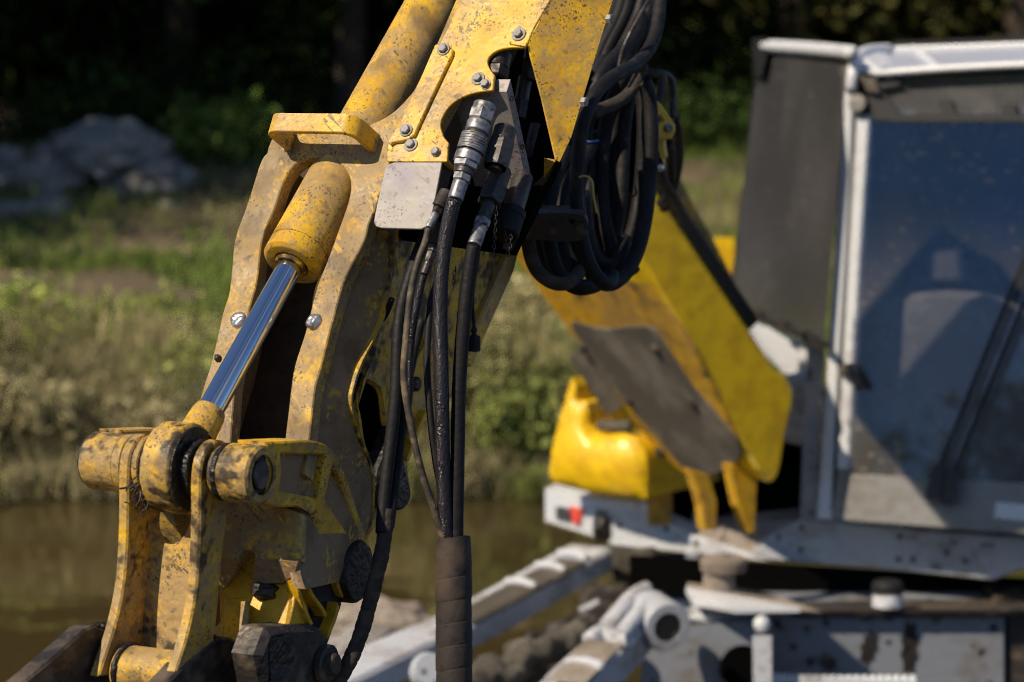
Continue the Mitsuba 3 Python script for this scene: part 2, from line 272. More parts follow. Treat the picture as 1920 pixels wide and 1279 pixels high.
m = trimesh.Trimesh(np.vstack([fl, bl, fl + .02 * V, bl + .02 * V]), np.vstack([np.stack([j_, j_ + 1, j_ + 1 + n_], 1), np.stack([j_, j_ + 1 + n_, j_ + n_], 1), np.stack([j_ + 2 * n_, j_ + 1 + 3 * n_, j_ + 1 + 2 * n_], 1), np.stack([j_ + 2 * n_, j_ + 3 * n_, j_ + 1 + 3 * n_], 1)]), process=False)
add(S_ + '__cheek_plate', m, 'paint_brown')
rb = SS.poly(rim, .004)
add(S_ + '__weld_rim', shp(SS, LineString(rb).buffer(.0030), .002, -.02), 'paint_greasy', 40)
# the greasy inner box of the stick behind the hoses
rear = crv([(985, 330), (975, 430), (957, 500), (930, 560), (905, 615), (882, 668), (862, 715), (845, 752), (795, 785), (779, 824), (767, 862), (772, 925), (764, 950), (750, 957), (738, 945)], 4)
inner = [(748, 330), (738, 500), (700, 660), (668, 760), (690, 1000), (700, 1000)] + rear[::-1]
cav = crv([(672, 752), (677, 725), (690, 718), (708, 728), (716, 750), (720, 790), (727, 820), (722, 850), (700, 850), (684, 810), (672, 752)], 4)[:-1]
add(S_ + '__inner_box', plate(SS, inner, .17, -.045, [cav], bev=.006), 'paint_greasy', 30, label='yellow inner box of the stick smeared with black grease')
add(S_ + '__cavity', plate(SS, [(650, 700), (740, 700), (745, 880), (660, 880)], .01, -.052), 'shade_black')  # almost flush black sheet paints the shade of a deep recess
flg = SS.poly([(968, 455), (957, 500), (930, 560), (905, 615), (884, 668)], -.03)
add(S_ + '__rear_flange', shp(SS, LineString(flg).buffer(.02), -.03, -.24, .004), 'paint_tube', 30)
ear = crv([(745, 800), (760, 870), (768, 905), (772, 925), (764, 950), (750, 957), (730, 955), (715, 940), (712, 880)], 4)
add(S_ + '__pivot_ear', plate(SS, ear, .03, -.004, bev=.004), 'grease', 30)
add(S_ + '__slot_bolt', lathe([(0, 0), (0, .013), (.006, .013), (.008, .011), (.008, 0)], SS.hit(777, 720, -.045), V), 'grease', 30)
tl = SS.poly([(805, 640), (767, 705), (752, 760), (745, 800)], -.03)
add(S_ + '__rib', shp(SS, LineString(tl).buffer(.005), -.03, -.05), 'paint_rim', 30)
add(S_ + '__rib', shp(SS, LineString(SS.poly([(800, 775), (780, 822), (766, 860)], -.03)).buffer(.005), -.03, -.05), 'paint_rim', 30)
# inside of the fork: back wall and floor
add(S_ + '__back_wall', plate(SF, [(530, 300), (735, 280), (690, 420), (620, 620), (570, 900), (400, 1010), (380, 760), (450, 500)], .02, -.13), 'fork_inside', label='shade-toned dark inside of the fork of the stick')
add(S_ + '__back_wall', plate(SF, [(720, 250), (905, -80), (1040, -80), (1045, 300), (960, 470), (735, 440), (690, 300)], .02, -.16), 'shade_black')
# weld buttons on the cheeks
for (x, y, r, h) in ((447, 600, .0155, .008), (589, 604, .0145, .010)):
    p = SF.hit(x, y, 0); m = lathe([(h * math.sin(t), r * math.cos(t)) for t in np.linspace(0, np.pi / 2, 7)], p, W, 20)
    m.vertices += (meshkit.noise(m.vertices * 180)[:, None] - .5) * .004
    add(S_ + '__weld_button', m, 'weld', 60)
m = rough(trimesh.creation.icosphere(3, .006), .003, 200); m.apply_translation(SF.hit(408, 671, .003)); add(S_ + '__mud_lump', m, 'dark_steel', True)
# grab handle: a flat bar bent into a U, standing on the plate
aL, aR = SF.to2(536, 282)[0], SF.to2(695, 282)[0]; b1 = SF.to2(690, 287)[1]; hb = .034; st = .068
arc = lambda cx, cy, r, a0, a1, n=14: [(cx + r * math.cos(t), cy + r * math.sin(t)) for t in np.radians(np.linspace(a0, a1, n))]
path = [(aL + .006, 0)] + arc(aL + .018, st - .018, .018, 180, 90) + arc(aR - .026, st - .026, .026, 90, 0) + [(aR + .004, 0)]
U = LineString(path).buffer(.0048, cap_style=2, join_style=1)
HP = Plane(O + b1 * SF.ey, -SF.ey, V)
g = Polygon([(x, (np.array(q) @ [0, 1])) for q in [] for x in []]) if False else None
def handle_mesh():
    ring = np.array(U.exterior.coords)[:-1]
    c = 1 if (HP.ey @ W) > 0 else -1
    return slab(HP, ring * [1 if HP.ex @ V > 0 else -1, c], .0, -hb, [], .0012)
add(S_ + '__handle', handle_mesh(), 'paint_cover', 40, label='welded flat-bar grab handle on top of the stick slot')
for a in (aL + .005, aR + .004):
    m = tube([SF.at([[a, b1]], .002)[0], SF.at([[a, b1 + hb]], .002)[0]], .0065, 8, spline=False); add(S_ + '__handle_weld', rough(m, .002, 120, .006), 'paint_cheek', True)

# ------------------------------------------------------------------ guard cover over the valves
C_ = E_ + '__guard_cover'
cut1 = crv([(841, 268), (832, 255), (826, 237), (830, 219), (845, 197), (870, 181), (895, 173), (922, 170)], 4)
cut2 = crv([(926, 139), (919, 130), (914, 118), (917, 107), (930, 96), (950, 90), (983, 89)], 4)
front = [(866, -4), (846, 40), (818, 95), (772, 180), (745, 240), (728, 268), (724, 296), (838, 299)] + cut1 + [(924, 168), (927, 141)] + cut2 + [(984, 83), (989, 80), (1002, 50), (1034, -4), (1060, -60), (890, -60)]
add(C_, plate(SF, front, .006, .006, bev=.0012), 'paint_cover', label='bright yellow steel guard cover bolted over the hydraulic valves')
fold = unit(SF.hit(1032, 0, .006) - SF.hit(989, 80, .006)); pf = SF.hit(989, 80, .004)
nflap = math.cos(math.radians(43)) * W + math.sin(math.radians(43)) * V
nflap = nflap - (nflap @ fold) * fold; FL = Plane(pf, nflap, V)
flap = [(989, 80), (995, 107), (1015, 182), (1042, 299), (1050, 304), (1072, 257), (1090, 197), (1110, 130), (1132, 57), (1150, 0), (1168, -60), (1064, -60), (1032, 0)]
add(C_ + '__side_flap', plate(FL, flap, .005, 0, bev=.001), 'paint_cover', label='scratched yellow flap folded back from the guard cover')
lipo = FL.hit(1042, 299, -.003); LP = Plane(lipo, -fold * .5 + np.array([0, -.2, -.6]), V)
add(C_ + '__lip', hull([FL.hit(1041, 299, 0), FL.hit(1041, 304, 0), FL.hit(1041, 299, 0) + .06 * (-W) - .045 * V, FL.hit(1041, 304, 0) + .06 * (-W) - .045 * V, FL.hit(1020, 296, -.004)]), 'paint_cover')
add(C_ + '__step', plate(SF, [(953, 79), (987, 80), (985, 87), (955, 82)], .004, .0095, bev=.0008), 'paint_cover')
add(C_ + '__bottom_lip', plate(SF, [(724, 293), (838, 296), (838, 303), (727, 303)], .03, .0068, bev=.001), 'paint_cover')
strip = [(815, 84), (820, 82), (842, 91), (849, 92), (846, 105), (815, 170), (783, 238), (777, 252), (767, 260), (752, 264), (738, 266), (731, 271), (727, 266), (730, 258), (747, 236), (770, 185), (790, 142)]
add(C_ + '__clamp_strip', plate(SF, strip, .007, .0135, bev=.0015), 'paint_cover', label='yellow clamping strip held by two hex bolts')
def bolt(key, p, n, r=.0075, washer=.0115, h=.007):
    ms = [lathe([(0, 0), (0, washer), (.0022, washer), (.0026, washer - .0005), (.0026, 0)], p, n, 24)] if washer else []
    ax = unit(n + .02 * rng.normal(size=3))
    ms.append(hexnut(np.asarray(p) + .002 * unit(n), ax, r, h, .14)); add(key, cat(*ms), 'bolt_steel')
for x, y, r, wsh, off in ((832, 93, .0082, .0115, .0135), (762, 245, .0082, .0115, .0135), (771, 272, .0078, .0120, .006), (818, 286, .0072, .0085, .006), (897, 148, .0075, .0118, .006), (911, 159, .0072, .009, .006), (973, 65, .0078, .0125, .006)):
    bolt(C_ + '__bolt', SF.hit(x, y, off), W, r, wsh)
for x, y in ((1136, 36), (1088, 191)): bolt(C_ + '__bolt', FL.hit(x, y, -.004), unit(V * .95 + W * .05), .0085, 0, .010)

# ------------------------------------------------------------------ grey shield plate
shp_out = [(722, 315), (728, 308), (739, 304), (829, 302), (812, 390), (807, 412), (800, 424), (789, 429), (715, 427), (705, 424), (701, 416), (703, 402)]
SH = Plane(SF.hit(780, 303, .004), W + .10 * ZU, V)
add(E_ + '__shield_plate', plate(SH, shp_out, .004, 0, bev=.0008), 'shield_steel', label='bare grey steel shield plate with rounded corners')
add(E_ + '__shield_plate__side_wing', hull([SH.hit(829, 303, -.002), SH.hit(808, 410, -.002), SH.hit(826, 303, -.002), SH.hit(806, 410, -.002), SF.hit(841, 267, -.02), SF.hit(844, 267, -.02), SF.hit(852, 292, -.03), SF.hit(833, 385, -.03)]), 'dark_steel')

# ================================================================== bucket cylinder
BC = E_ + '__bucket_cylinder'
A0 = SF.hit(677, 260, -.075); PC = SF.hit(335, 877, .13); AX = unit(PC - A0)
def at_axis(y):                                # point of the cylinder axis seen at picture row y
    lo, hi = -2.0, 1.5
    for _ in range(60):
        m = (lo + hi) / 2; q = A0 + m * AX - CAM; lo, hi = (m, hi) if 639.5 - F * (q @ UP) / (q @ FW) < y else (lo, m)
    return A0 + lo * AX
be = at_axis(497); bs = at_axis(-120); Lb = np.linalg.norm(be - bs); rb_ = .0515
add(BC, lathe([(0, 0), (0, rb_), (Lb - .034, rb_), (Lb - .0335, rb_ - .0018), (Lb - .0305, rb_ - .0018), (Lb - .030, rb_), (Lb - .006, rb_), (Lb - .001, rb_ - .005), (Lb, rb_ - .008), (Lb, .031), (Lb - .004, .029), (Lb - .012, .028), (Lb - .012, .0)], bs, AX, 72), 'paint_tube', 30, label='dusty yellow barrel of the bucket cylinder')
add(BC + '__gland', lathe([(-.012, .0279), (.003, .0275), (.006, .0255), (.006, .0218), (-.01, .0218)], be, AX, 48), 'paint_greasy', 30)
re_ = at_axis(772); Lr = np.linalg.norm(re_ - be)
add(BC + '__rod', lathe([(-.01, .0210), (Lr, .0210)], be, AX, 80), 'chrome', True, label='polished chrome rod mirroring the blue sky')
add(BC + '__rod_collar', lathe([(Lr - .002, .0212), (Lr - .002, .0255), (Lr + .006, .0275), (Lr + .05, .030)], be, AX, 48), 'paint_link', 30)
def ring(p, ax, ro, ri, w0, w1, ch=.006):
    return lathe([(w0, ri), (w0, ro - ch), (w0 + ch * .5, ro - ch * .2), (w0 + ch, ro), (w1 - ch, ro), (w1 - ch * .5, ro - ch * .2), (w1, ro - ch), (w1, ri), (w0, ri)], p, ax, 56)
add(BC + '__rod_eye', rough(ring(PC, V, .071, .028, -.029, .029, .008), .0012, 60), 'paint_link', 35, label='thick yellow rod eye around the pin with its flank shade painted black')
add(BC + '__flank_shade', rough(ring(PC, V, .0655, .03, .027, .0305, .001), .0012, 90, .012), 'grease', 40)  # thin black ring that paints the shade on the eye's right flank
m = rough(ring(PC, V, .046, .02, .029, .046, .003), .004, 90, .012); add(BC + '__grease_ring', m, 'grease', True)
m = rough(ring(PC, V, .044, .02, -.046, -.029, .003), .004, 90, .012, 4); add(BC + '__grease_ring', m, 'grease', True)

# ================================================================== bucket linkage
LK = E_ + '__bucket_link'
add(LK, cat(lathe([(-.153, 0), (-.153, .030), (.146, .030), (.146, 0)], PC, V, 40)), 'grease', 30)
dl = image_axis(300, 1050, -30, 365); wl = np.cross(dl, V)
wl = wl if wl @ FD > 0 else -wl
LF = Plane(PC, V, wl)                                    # profile plane of the link plates
def link_prof(hw):
    L = .325; t = np.linspace(0, 1, 30)
    wide = lambda s: hw * (1 - .30 * math.sin(math.pi * min(1, max(0, (s - .05) / .9))) + .0 * s)
    fr = [(PC + wl * (wide(s) + .13 * max(0, s - .5) ** 2) + dl * (L * s)) for s in t]; bk = [(PC - wl * (wide(s) * .95 - .10 * max(0, s - .5) ** 2) + dl * (L * s)) for s in t]
    topc = [PC + hw * (math.cos(a) * wl - math.sin(a) * dl) for a in np.linspace(0, math.pi, 16)[1:-1]]
    pts = fr[::-1] + topc + bk
    return np.array([[(p - PC) @ LF.ex, (p - PC) @ LF.ey] for p in pts])
for vc in (-.068, .064):
    m = slab(LF, link_prof(.048), vc + .0082, vc - .0082, [], .003); add(LK + '__link_plate', m, 'paint_link', 30, label='yellow link plate with worn grease-stained edge')
add(LK + '__spacer', ring(PC, V, .047, .03, -.096, -.079, .003), 'paint_link', 30)
add(LK + '__spacer', ring(PC, V, .040, .03, .075, .090, .003), 'paint_link', 30)
add(LK + '__spacer', ring(PC, V, .047, .03, -.058, -.046, .003), 'paint_link', 30)
WB = Plane(PC - wl * .028, wl, V)
notch = crv([(296, 940), (290, 985), (294, 1001), (300, 1011), (310, 1019), (322, 1021), (335, 1014), (347, 1000), (356, 975), (366, 940)], 4)
web = [(235, 930)] + notch + [(385, 940), (375, 1050), (362, 1220), (220, 1225), (232, 1080)]
add(LK + '__web', plate(WB, web, .014, 0, bev=.002), 'paint_link', label='scratched yellow web between the two link plates')
BT = PC + dl * .318 + wl * .018
add(LK + '__cross_tube', lathe([(-.058, 0), (-.058, .036), (-.054, .040), (.052, .040), (.055, .036), (.055, 0)], BT + wl * .004, V, 48), 'paint_link', 30)
add(LK + '__weld_bead', rough(tube([BT + wl * .004 - .046 * V + .0405 * (math.cos(a) * wl - math.sin(a) * dl) for a in np.linspace(-.5, 2.2, 16)], .0045, 8, 2), .003, 150), 'grease', True)
# side levers with their bosses
for sgn, nm in ((-1, 'far'), (1, 'near')):
    K = E_ + '__side_lever'; a, b = (.093, .152 if sgn > 0 else .159)
    k = add(K, rough(lathe([(a, .03), (a, .042), (a + .004, .0455), (b - .004, .0455), (b, .041), (b, .031)], PC, sgn * V, 56), .001, 70), 'paint_link', 30, label='yellow lever of the linkage seen with its round boss' if sgn > 0 else 'far yellow boss of the linkage with a pale end cap')
    add(k + '__seal', rough(ring(PC, sgn * V, .0445, .03, .084, .094, .002), .003, 120, .012), 'grease', True)
    add(k + '__pin_end', lathe([(b - .006, 0), (b - .006, .031)], PC, sgn * V, 40), 'grease')
    add(k + '__pin_cap', lathe([(b - .008, 0), (b - .008, .0225), (b - .002, .0225), (b - .0005, .021), (b, 0)] if sgn > 0 else [(b - .004, 0), (b - .004, .042), (b + .003, .041), (b + .005, .037), (b + .005, 0)], PC, sgn * V, 48), 'dark_steel' if sgn > 0 else 'coupler_steel', 30)
LV = Plane(PC + .150 * V, V, W)
lo = crv([(500, 829), (560, 826), (592, 827), (611, 833), (626, 845), (640, 870), (660, 922), (680, 985), (697, 1030), (702, 1062), (694, 1110), (672, 1124), (645, 1121), (632, 1092), (600, 1012), (588, 972), (571, 953), (540, 951), (500, 945)], 3)
pk1 = [(527, 851), (612, 853), (598, 938), (583, 932), (524, 921), (529, 886)]; pk2 = [(625, 872), (640, 905), (672, 1000), (660, 1010), (618, 950), (610, 935)]
add(K + '_001__arm', plate(LV, lo, .052, -.002, [pk1, pk2], bev=.003), 'paint_lever', label='bent lever arm with recessed pockets and yellow rims')
add(K + '_001__pocket_floor', plate(LV, [(515, 840), (618, 842), (650, 910), (680, 1010), (650, 1015), (590, 945), (515, 935)], .02, -.016), 'paint_brown')
add(K + '_001__foot', rough(lathe([(-.06, 0), (-.06, .052), (.004, .052), (.012, .046), (.012, 0)], LV.hit(664, 1072, -.004), V, 40), .004, 40), 'grease', 40)
add(K + '__arm', slab(LV, LV.poly(lo), -.27, -.31, [], .003), 'paint_link')
# grass stuck to the pin
for _ in range(26):
    a = rng.uniform(-2.6, -1.2); p = PC - (.031 + rng.uniform(0, .012)) * V + .05 * (math.cos(a) * -wl * -1 + math.sin(a) * -dl * 1)
    p = PC - .04 * V + .055 * unit(wl * rng.uniform(.3, 1) + dl * rng.uniform(.2, 1))
    q = p + np.array([rng.normal() * .014, rng.normal() * .01, -rng.uniform(.005, .035)])
    add(LK + '__grass_wisp', tube([p, (p + q) / 2 + rng.normal(size=3) * .004, q], .0011, 5, 3), 'dark_steel', True)

# ------------------------------------------------------------------ lower end of the stick
lp = [(380, 900), (520, 945), (564, 962), (561, 1048), (400, 1040)]
ph = crv([(447, 1050), (449, 1038), (457, 1031), (468, 1031), (476, 1038), (477, 1047)], 3)
LP2 = Plane(SF.hit(480, 1043, -.012), W, V)
add(S_ + '__end_plate', plate(LP2, [(380, 905), (520, 945), (564, 962), (562, 1049), (477, 1047)] + ph[::-1] + [(395, 1044)], .02, 0, bev=.002), 'paint_cheek', label='yellow end plate of the stick with a keyhole slot')
LB = Plane(LP2.hit(480, 1046), W * .9 - ZU * .75 + FD * .1, V)
add(S_ + '__end_plate', plate(LB, [(395, 1046), (446, 1049), (440, 1075), (412, 1122), (405, 1175), (395, 1170)], .018, 0), 'paint_cheek')
add(S_ + '__end_plate', plate(LB, [(478, 1049), (561, 1051), (552, 1080), (530, 1094), (490, 1096), (466, 1128), (470, 1100)], .018, 0), 'paint_brown')
add(S_ + '__end_backing', plate(LP2, [(408, 1030), (556, 1040), (552, 1130), (530, 1215), (415, 1215)], .02, -.05), 'paint_rim')
LC = Plane(LB.hit(480, 1098, -.006), W, V)
add(S_ + '__end_block', plate(LC, [(420, 1120), (462, 1118), (492, 1097), (540, 1088), (546, 1130), (532, 1205), (440, 1212), (418, 1205)], .06, 0, bev=.004), 'paint_rim', 30)
add(S_ + '__rib', hull([LC.hit(452, 1128, .03), LC.hit(468, 1126, .03), LC.hit(462, 1210, .012), LC.hit(446, 1210, .012), LC.hit(452, 1128, -.02), LC.hit(462, 1210, -.03)]), 'paint_link')
m = rough(trimesh.creation.icosphere(3, .02), .012, 60); m.apply_scale([1.2, .6, .7]); m.apply_translation(LC.hit(500, 1110, .003)); add(S_ + '__mud_lump', m, 'dark_steel', True)
add(S_ + '__end_flank', plate(SS, [(566, 950), (600, 990), (640, 1100), (642, 1135), (615, 1210), (545, 1212), (548, 1090), (562, 1050)], .05, -.012, bev=.004), 'grease', 30)
for pts in ([(562, 1075), (567, 1110), (580, 1150), (592, 1175)], [(580, 1080), (590, 1115), (608, 1140), (617, 1160)], [(640, 1130), (634, 1160), (618, 1195)]):
    add(S_ + '__rib', shp(SS, LineString(SS.poly(crv(pts, 4), .012)).buffer(.004), .008, -.012, .0015), 'paint_rim', 30)
add(S_ + '__end_flank', plate(SS, [(585, 1120), (643, 1122), (618, 1190), (590, 1180)], .01, -.02), 'paint_rim')

# ------------------------------------------------------------------ quick coupler below (dark steel)
Q_ = E_ + '__quick_coupler'
QV = Plane(PC + .075 * V, V, W)
ear_r = [(300, 1295), (352, 1240), (404, 1199), (420, 1194), (436, 1197), (462, 1209), (500, 1230), (520, 1262), (526, 1300)]
add(Q_, plate(QV, ear_r, .032, -.0, bev=.004), 'coupler_steel', label='dark worn steel quick coupler at the end of the arm')
QL = Plane(PC - .085 * V, V, W)
add(Q_ + '__ear_plate', plate(QL, [(20, 1300), (95, 1238), (160, 1180), (178, 1172), (200, 1180), (215, 1230), (220, 1300)], .03, 0, bev=.004), 'coupler_steel')
QB = SS.hit(607, 1244, .02)
add(Q_ + '__pin', lathe([(.0, 0), (.0, .031), (.010, .031), (.012, .028), (.012, .018), (.022, .018), (.024, .015), (.024, 0)], QB, V, 44), 'dark_steel', 30)
blk = [(505, 1178), (560, 1172), (592, 1172), (612, 1182), (622, 1206), (624, 1245), (616, 1290), (500, 1300), (486, 1230)]
add(Q_ + '__ear_plate', plate(SS, blk, .05, .018, bev=.011), 'coupler_steel', 30)
add(Q_ + '__hub', lathe([(-.02, 0), (-.02, .046), (.035, .046), (.042, .040), (.042, 0)], QV.hit(470, 1262, .0), V, 40), 'dark_steel', 30)
add(Q_ + '__jaw', rough(hull([SS.hit(505, 1200, .02), SS.hit(548, 1182, .02), SS.hit(508, 1300, .02), SS.hit(496, 1215, -.03), SS.hit(500, 1300, -.03), SS.hit(548, 1300, .01)]), .006, 30, .012), 'grease', 40)
for x, y, s in ((195, 1182, .012), (180, 1176, .009), (205, 1195, .012), (172, 1190, .008), (455, 1202, .011), (398, 1200, .010)):
    m = rough(trimesh.creation.icosphere(2, s), s * .8, 120, seed=int(x)); m.apply_translation((QL if x < 300 else QV).hit(x, y, -.01)); add(Q_ + '__grease_lump', m, 'grease', True)

# ================================================================== valve block, couplings and hoses
VB = E_ + '__valve_block'
K0 = SF.hit(950, 172, -.010); q_ = P(995, 380, 4.075) - K0; u_ = P(957, 150, 0) * 0 + (SF.hit(957, 149, -.006) - K0); l_ = SF.hit(850, 172, -.014) - K0
add(VB, hull([K0 + a * q_ + b * u_ + c * l_ for a in (0, 1) for b in (0, 1) for c in (0, 1)]), 'block_steel', label='grey steel valve block carrying the hose couplings')
for t in (.12, .55, .82):
    p = K0 + q_ * t + u_ * .55; n = unit(np.cross(q_, u_)); n = n if n @ (CAM - p) > 0 else -n
    add(VB + '__plug', lathe([(0, .0048), (.0012, .0045), (.0012, .003), (0, .0028)], p, n, 16), 'dark_steel')
def dep(x, y, off=0.0): return float((SF.hit(x, y, off) - CAM) @ FW)
def line_pts(*pp): return [P(*p) for p in pp]
def fitting(key, segs, p0, p1, label=None):
    """segs: (t0, t1, radius, kind, material) along p0-p1; each one a piece of its own"""
    ax = unit(p1 - p0); L = np.linalg.norm(p1 - p0); first = None
    for t0, t1, r, kind, mt in segs:
        a, h = p0 + ax * L * t0, L * (t1 - t0)
        m = hexnut(a, ax, r, h, .14) if kind == 'hex' else lathe([(0, 0), (0, r * .9), (h * .06 + .0006, r), (h * .94 - .0006, r), (h, r * .9), (h, 0)], a, ax, 32) if kind == 'tube' else \
            lathe([(0, 0)] + [(h * k / 24, r * (1 + .05 * (k % 4 < 2))) for k in range(25)] + [(h, 0)], a, ax, 32)
        if first is None: first = add(key, m, mt, 30, label=label)
        else: add(first + '__' + {'hex': 'nut', 'tube': 'collar', 'rib': 'ribbed_collar'}[kind], m, mt, 30)
d1 = 3.93
p0, p1 = P(910, 196, 3.94), P(853, 376, 3.885)
fitting(E_ + '__hose_coupling', [(0, .10, .019, 'tube', 'zinc'), (.06, .19, .0215, 'hex', 'zinc'), (.19, .30, .020, 'tube', 'zinc'), (.30, .34, .0185, 'tube', 'zinc_dark'), (.34, .50, .0222, 'rib', 'zinc'), (.50, .52, .019, 'tube', 'zinc_dark'), (.52, .62, .0226, 'tube', 'zinc'), (.60, .68, .0215, 'hex', 'zinc'), (.68, .74, .0165, 'tube', 'zinc_dark'), (.73, .81, .0155, 'hex', 'zinc'), (.81, .99, .0128, 'tube', 'zinc')], p0, p1, 'bright zinc hose coupling with hex nuts')
p0, p1 = P(948, 240, 3.96), P(928, 318, 3.93)
fitting(E_ + '__hose_coupling', [(0, .35, .0185, 'tube', 'zinc_dark'), (.30, .95, .0235, 'hex', 'zinc_dark'), (.95, .955, .018, 'tube', 'shade_black'), (.80, 1.02, .011, 'tube', 'zinc_dark')], p0, p1, 'dark hex coupling with an open end')
p0, p1 = P(940, 318, 3.99), P(888, 462, 3.90)
fitting(E_ + '__hose_coupling', [(0, .3, .018, 'tube', 'zinc_dark'), (.22, .44, .0225, 'hex', 'zinc_dark'), (.44, .60, .0115, 'tube', 'zinc_dark'), (.58, .66, .0125, 'hex', 'zinc_dark'), (.66, .75, .0145, 'hex', 'zinc'), (.75, .99, .0118, 'tube', 'zinc')], p0, p1, 'second zinc hose sleeve below the dark hex nut')
p0, p1 = P(982, 330, 4.05), P(948, 442, 3.97)
fitting(E_ + '__dust_cap', [(.62, 1, .0215, 'tube', 'rubber'), (0, .64, .0175, 'tube', 'zinc_dark'), (.60, .72, .0228, 'tube', 'rubber')], p0, p1, 'black rubber dust cap on the hose coupling')
for (x0, y0, x1, y1, r, dd) in ((985, 145, 972, 222, .0125, 4.09), (1006, 235, 993, 300, .0125, 4.12), (1010, 270, 998, 345, .0135, 4.12), (938, 100, 928, 150, .02, 4.03), (1000, 60, 990, 150, .012, 4.1)):
    fitting(E_ + '__pipe_stub', [(0, .6, r, 'tube', 'zinc_dark'), (.55, 1, r * 1.12, 'hex', 'zinc_dark')], P(x0, y0, dd), P(x1, y1, dd - .02))
fitting(E_ + '__hose_coupling', [(0, .2, .012, 'tube', 'dark_steel'), (.2, .45, .0125, 'rib', 'dark_steel'), (.45, .6, .010, 'hex', 'zinc_dark'), (.6, .99, .0075, 'tube', 'zinc')], P(838, 360, 3.93), P(803, 428, 3.90), 'small zinc sleeve of the brown hose behind the shield plate')
fitting(E_ + '__hose_coupling', [(0, .25, .0125, 'tube', 'hose_brown'), (.25, .4, .0105, 'rib', 'dark_steel'), (.4, .55, .009, 'hex', 'dark_steel'), (.55, .75, .0085, 'hex', 'zinc_dark'), (.75, .99, .0078, 'tube', 'zinc_dark')], P(830, 420, 3.94), P(795, 515, 3.93), 'dirty narrow fitting between the brown hose and the wet black hose')
def hose(name, pts, r, mt, label=None, sides=14, n=8):
    return add(E_ + '__' + name, tube([P(*p) for p in pts], r, sides, n), mt, True, label=label)
hose('hose', [(853, 374, 3.886), (846, 398, 3.885), (839, 430, 3.885), (832, 470, 3.885), (826, 545, 3.885), (826, 645, 3.885), (828, 740, 3.885), (831, 890, 3.89), (842, 1060, 3.90)], .0122, 'hose_wet', 'thick black hose wet with oil hanging straight down')
hose('hose', [(889, 460, 3.90), (883, 490, 3.90), (876, 540, 3.90), (868, 620, 3.90), (861, 720, 3.90), (858, 850, 3.90), (856, 960, 3.90), (856, 1060, 3.905)], .0118, 'rubber', 'black hose hanging rightmost into the spiral sleeve')
hose('hose', [(803, 428, 3.90), (795, 460, 3.895), (785, 486, 3.89), (771, 545, 3.885), (761, 640, 3.88), (757, 700, 3.88), (761, 745, 3.88), (771, 800, 3.88), (784, 860, 3.88), (803, 925, 3.885), (828, 1000, 3.89), (844, 1060, 3.9)], .0058, 'hose_brown', 'thin brown hose bowing out to the left')
hose('hose', [(795, 515, 3.93), (787, 545, 3.93), (777, 595, 3.93), (770, 650, 3.94), (768, 720, 3.95), (750, 830, 3.97)], .0066, 'hose_wet', 'narrow wet hose behind the brown hose')
hose('hose', [(822, 500, 3.96), (808, 570, 3.95), (801, 650, 3.93), (801, 700, 3.92), (806, 770, 3.91), (815, 850, 3.905), (829, 925, 3.90), (845, 1000, 3.90), (850, 1060, 3.9)], .0060, 'rubber', 'thin black hose between the two thick ones')
hose('hose', [(800, 440, 4.0), (775, 500, 3.98), (757, 560, 3.97), (747, 620, 3.96), (744, 700, 3.95), (739, 770, 3.94), (730, 850, 3.93), (721, 930, 3.92), (716, 1000, 3.91)], .0108, 'rubber', 'flat black hose down the side of the stick')
hose('hose', [(790, 600, 3.98), (768, 700, 3.97), (757, 770, 3.96), (748, 850, 3.95), (738, 930, 3.93), (731, 990, 3.92)], .0075, 'rubber')
lw = [(725, 955, 3.92), (717, 1030, 3.91), (706, 1080, 3.905), (692, 1135, 3.90), (676, 1190, 3.89), (656, 1238, 3.88), (628, 1290, 3.87)]
base = np.array(crv([P(*p) for p in lw], 24)); k = np.arange(len(base)); rr_ = .0122 + .0007 * ((k % 8) < 6) + .0004 * np.sin(k * .23)
m = tube(base, rr_, 16, spline=False); add(E_ + '__wrapped_hose', m, 'rubber_dusty', 35, label='spiral-wrapped dusty hose bundle swinging to the lower left')
hose('hose', [(700, 520, 4.05), (712, 600, 4.03), (735, 560, 4.0)], .005, 'rubber')
# the hanging spiral sleeve: overlapping turns, each with its own lip
sl = []; R0 = .0292; zt, zb = P(850, 1040, 3.90), P(852, 1330, 3.90); axs = unit(zb - zt); turn = .0365
aa = unit(np.cross(axs, RT)); bb = np.cross(axs, aa)
for i in range(9):
    pr = []; n = 40
    for t in range(n + 1):
        th = 2 * math.pi * t / n
        pr.append(th)
    th = np.array(pr); front = np.cos(th)[:, None] * RT + np.sin(th)[:, None] * np.cross(axs, RT)
    tilt = -.006 * np.cos(th - .6)
    rows = []
    for s, r in ((0, R0 - .0016), (.002, R0), (turn * .5, R0 + .0005), (turn - .001, R0 + .0004), (turn + .002, R0 - .0012)):
        rows.append(zt + axs * (i * turn + s + tilt)[:, None] * 1 + front * (r + .0004 * math.sin(i * 2.1)))
    V_ = np.vstack(rows); m_ = n + 1; ii, jj = np.meshgrid(np.arange(4), np.arange(n), indexing='ij')
    qd = np.stack([ii * m_ + jj, ii * m_ + jj + 1, (ii + 1) * m_ + jj + 1, (ii + 1) * m_ + jj], -1).reshape(-1, 4)
    add(E_ + '__spiral_sleeve' if i == 0 else E_ + '__spiral_sleeve__turn', trimesh.Trimesh(V_, np.vstack([qd[:, [0, 1, 2]], qd[:, [0, 2, 3]]]), process=False), 'sleeve', 30, label='dark brown spiral sleeve hanging in front of the river' if i == 0 else None)
th = np.linspace(-.95, 4.1, 40); top_ = []   # open upper end: higher at the back right
fr_ = np.cos(th)[:, None] * RT + np.sin(th)[:, None] * np.cross(axs, RT)
hgt = np.interp(th, [-.95, .2, .8, 2.6, 3.3, 4.1], [.0, .030, .033, .026, .010, .002])
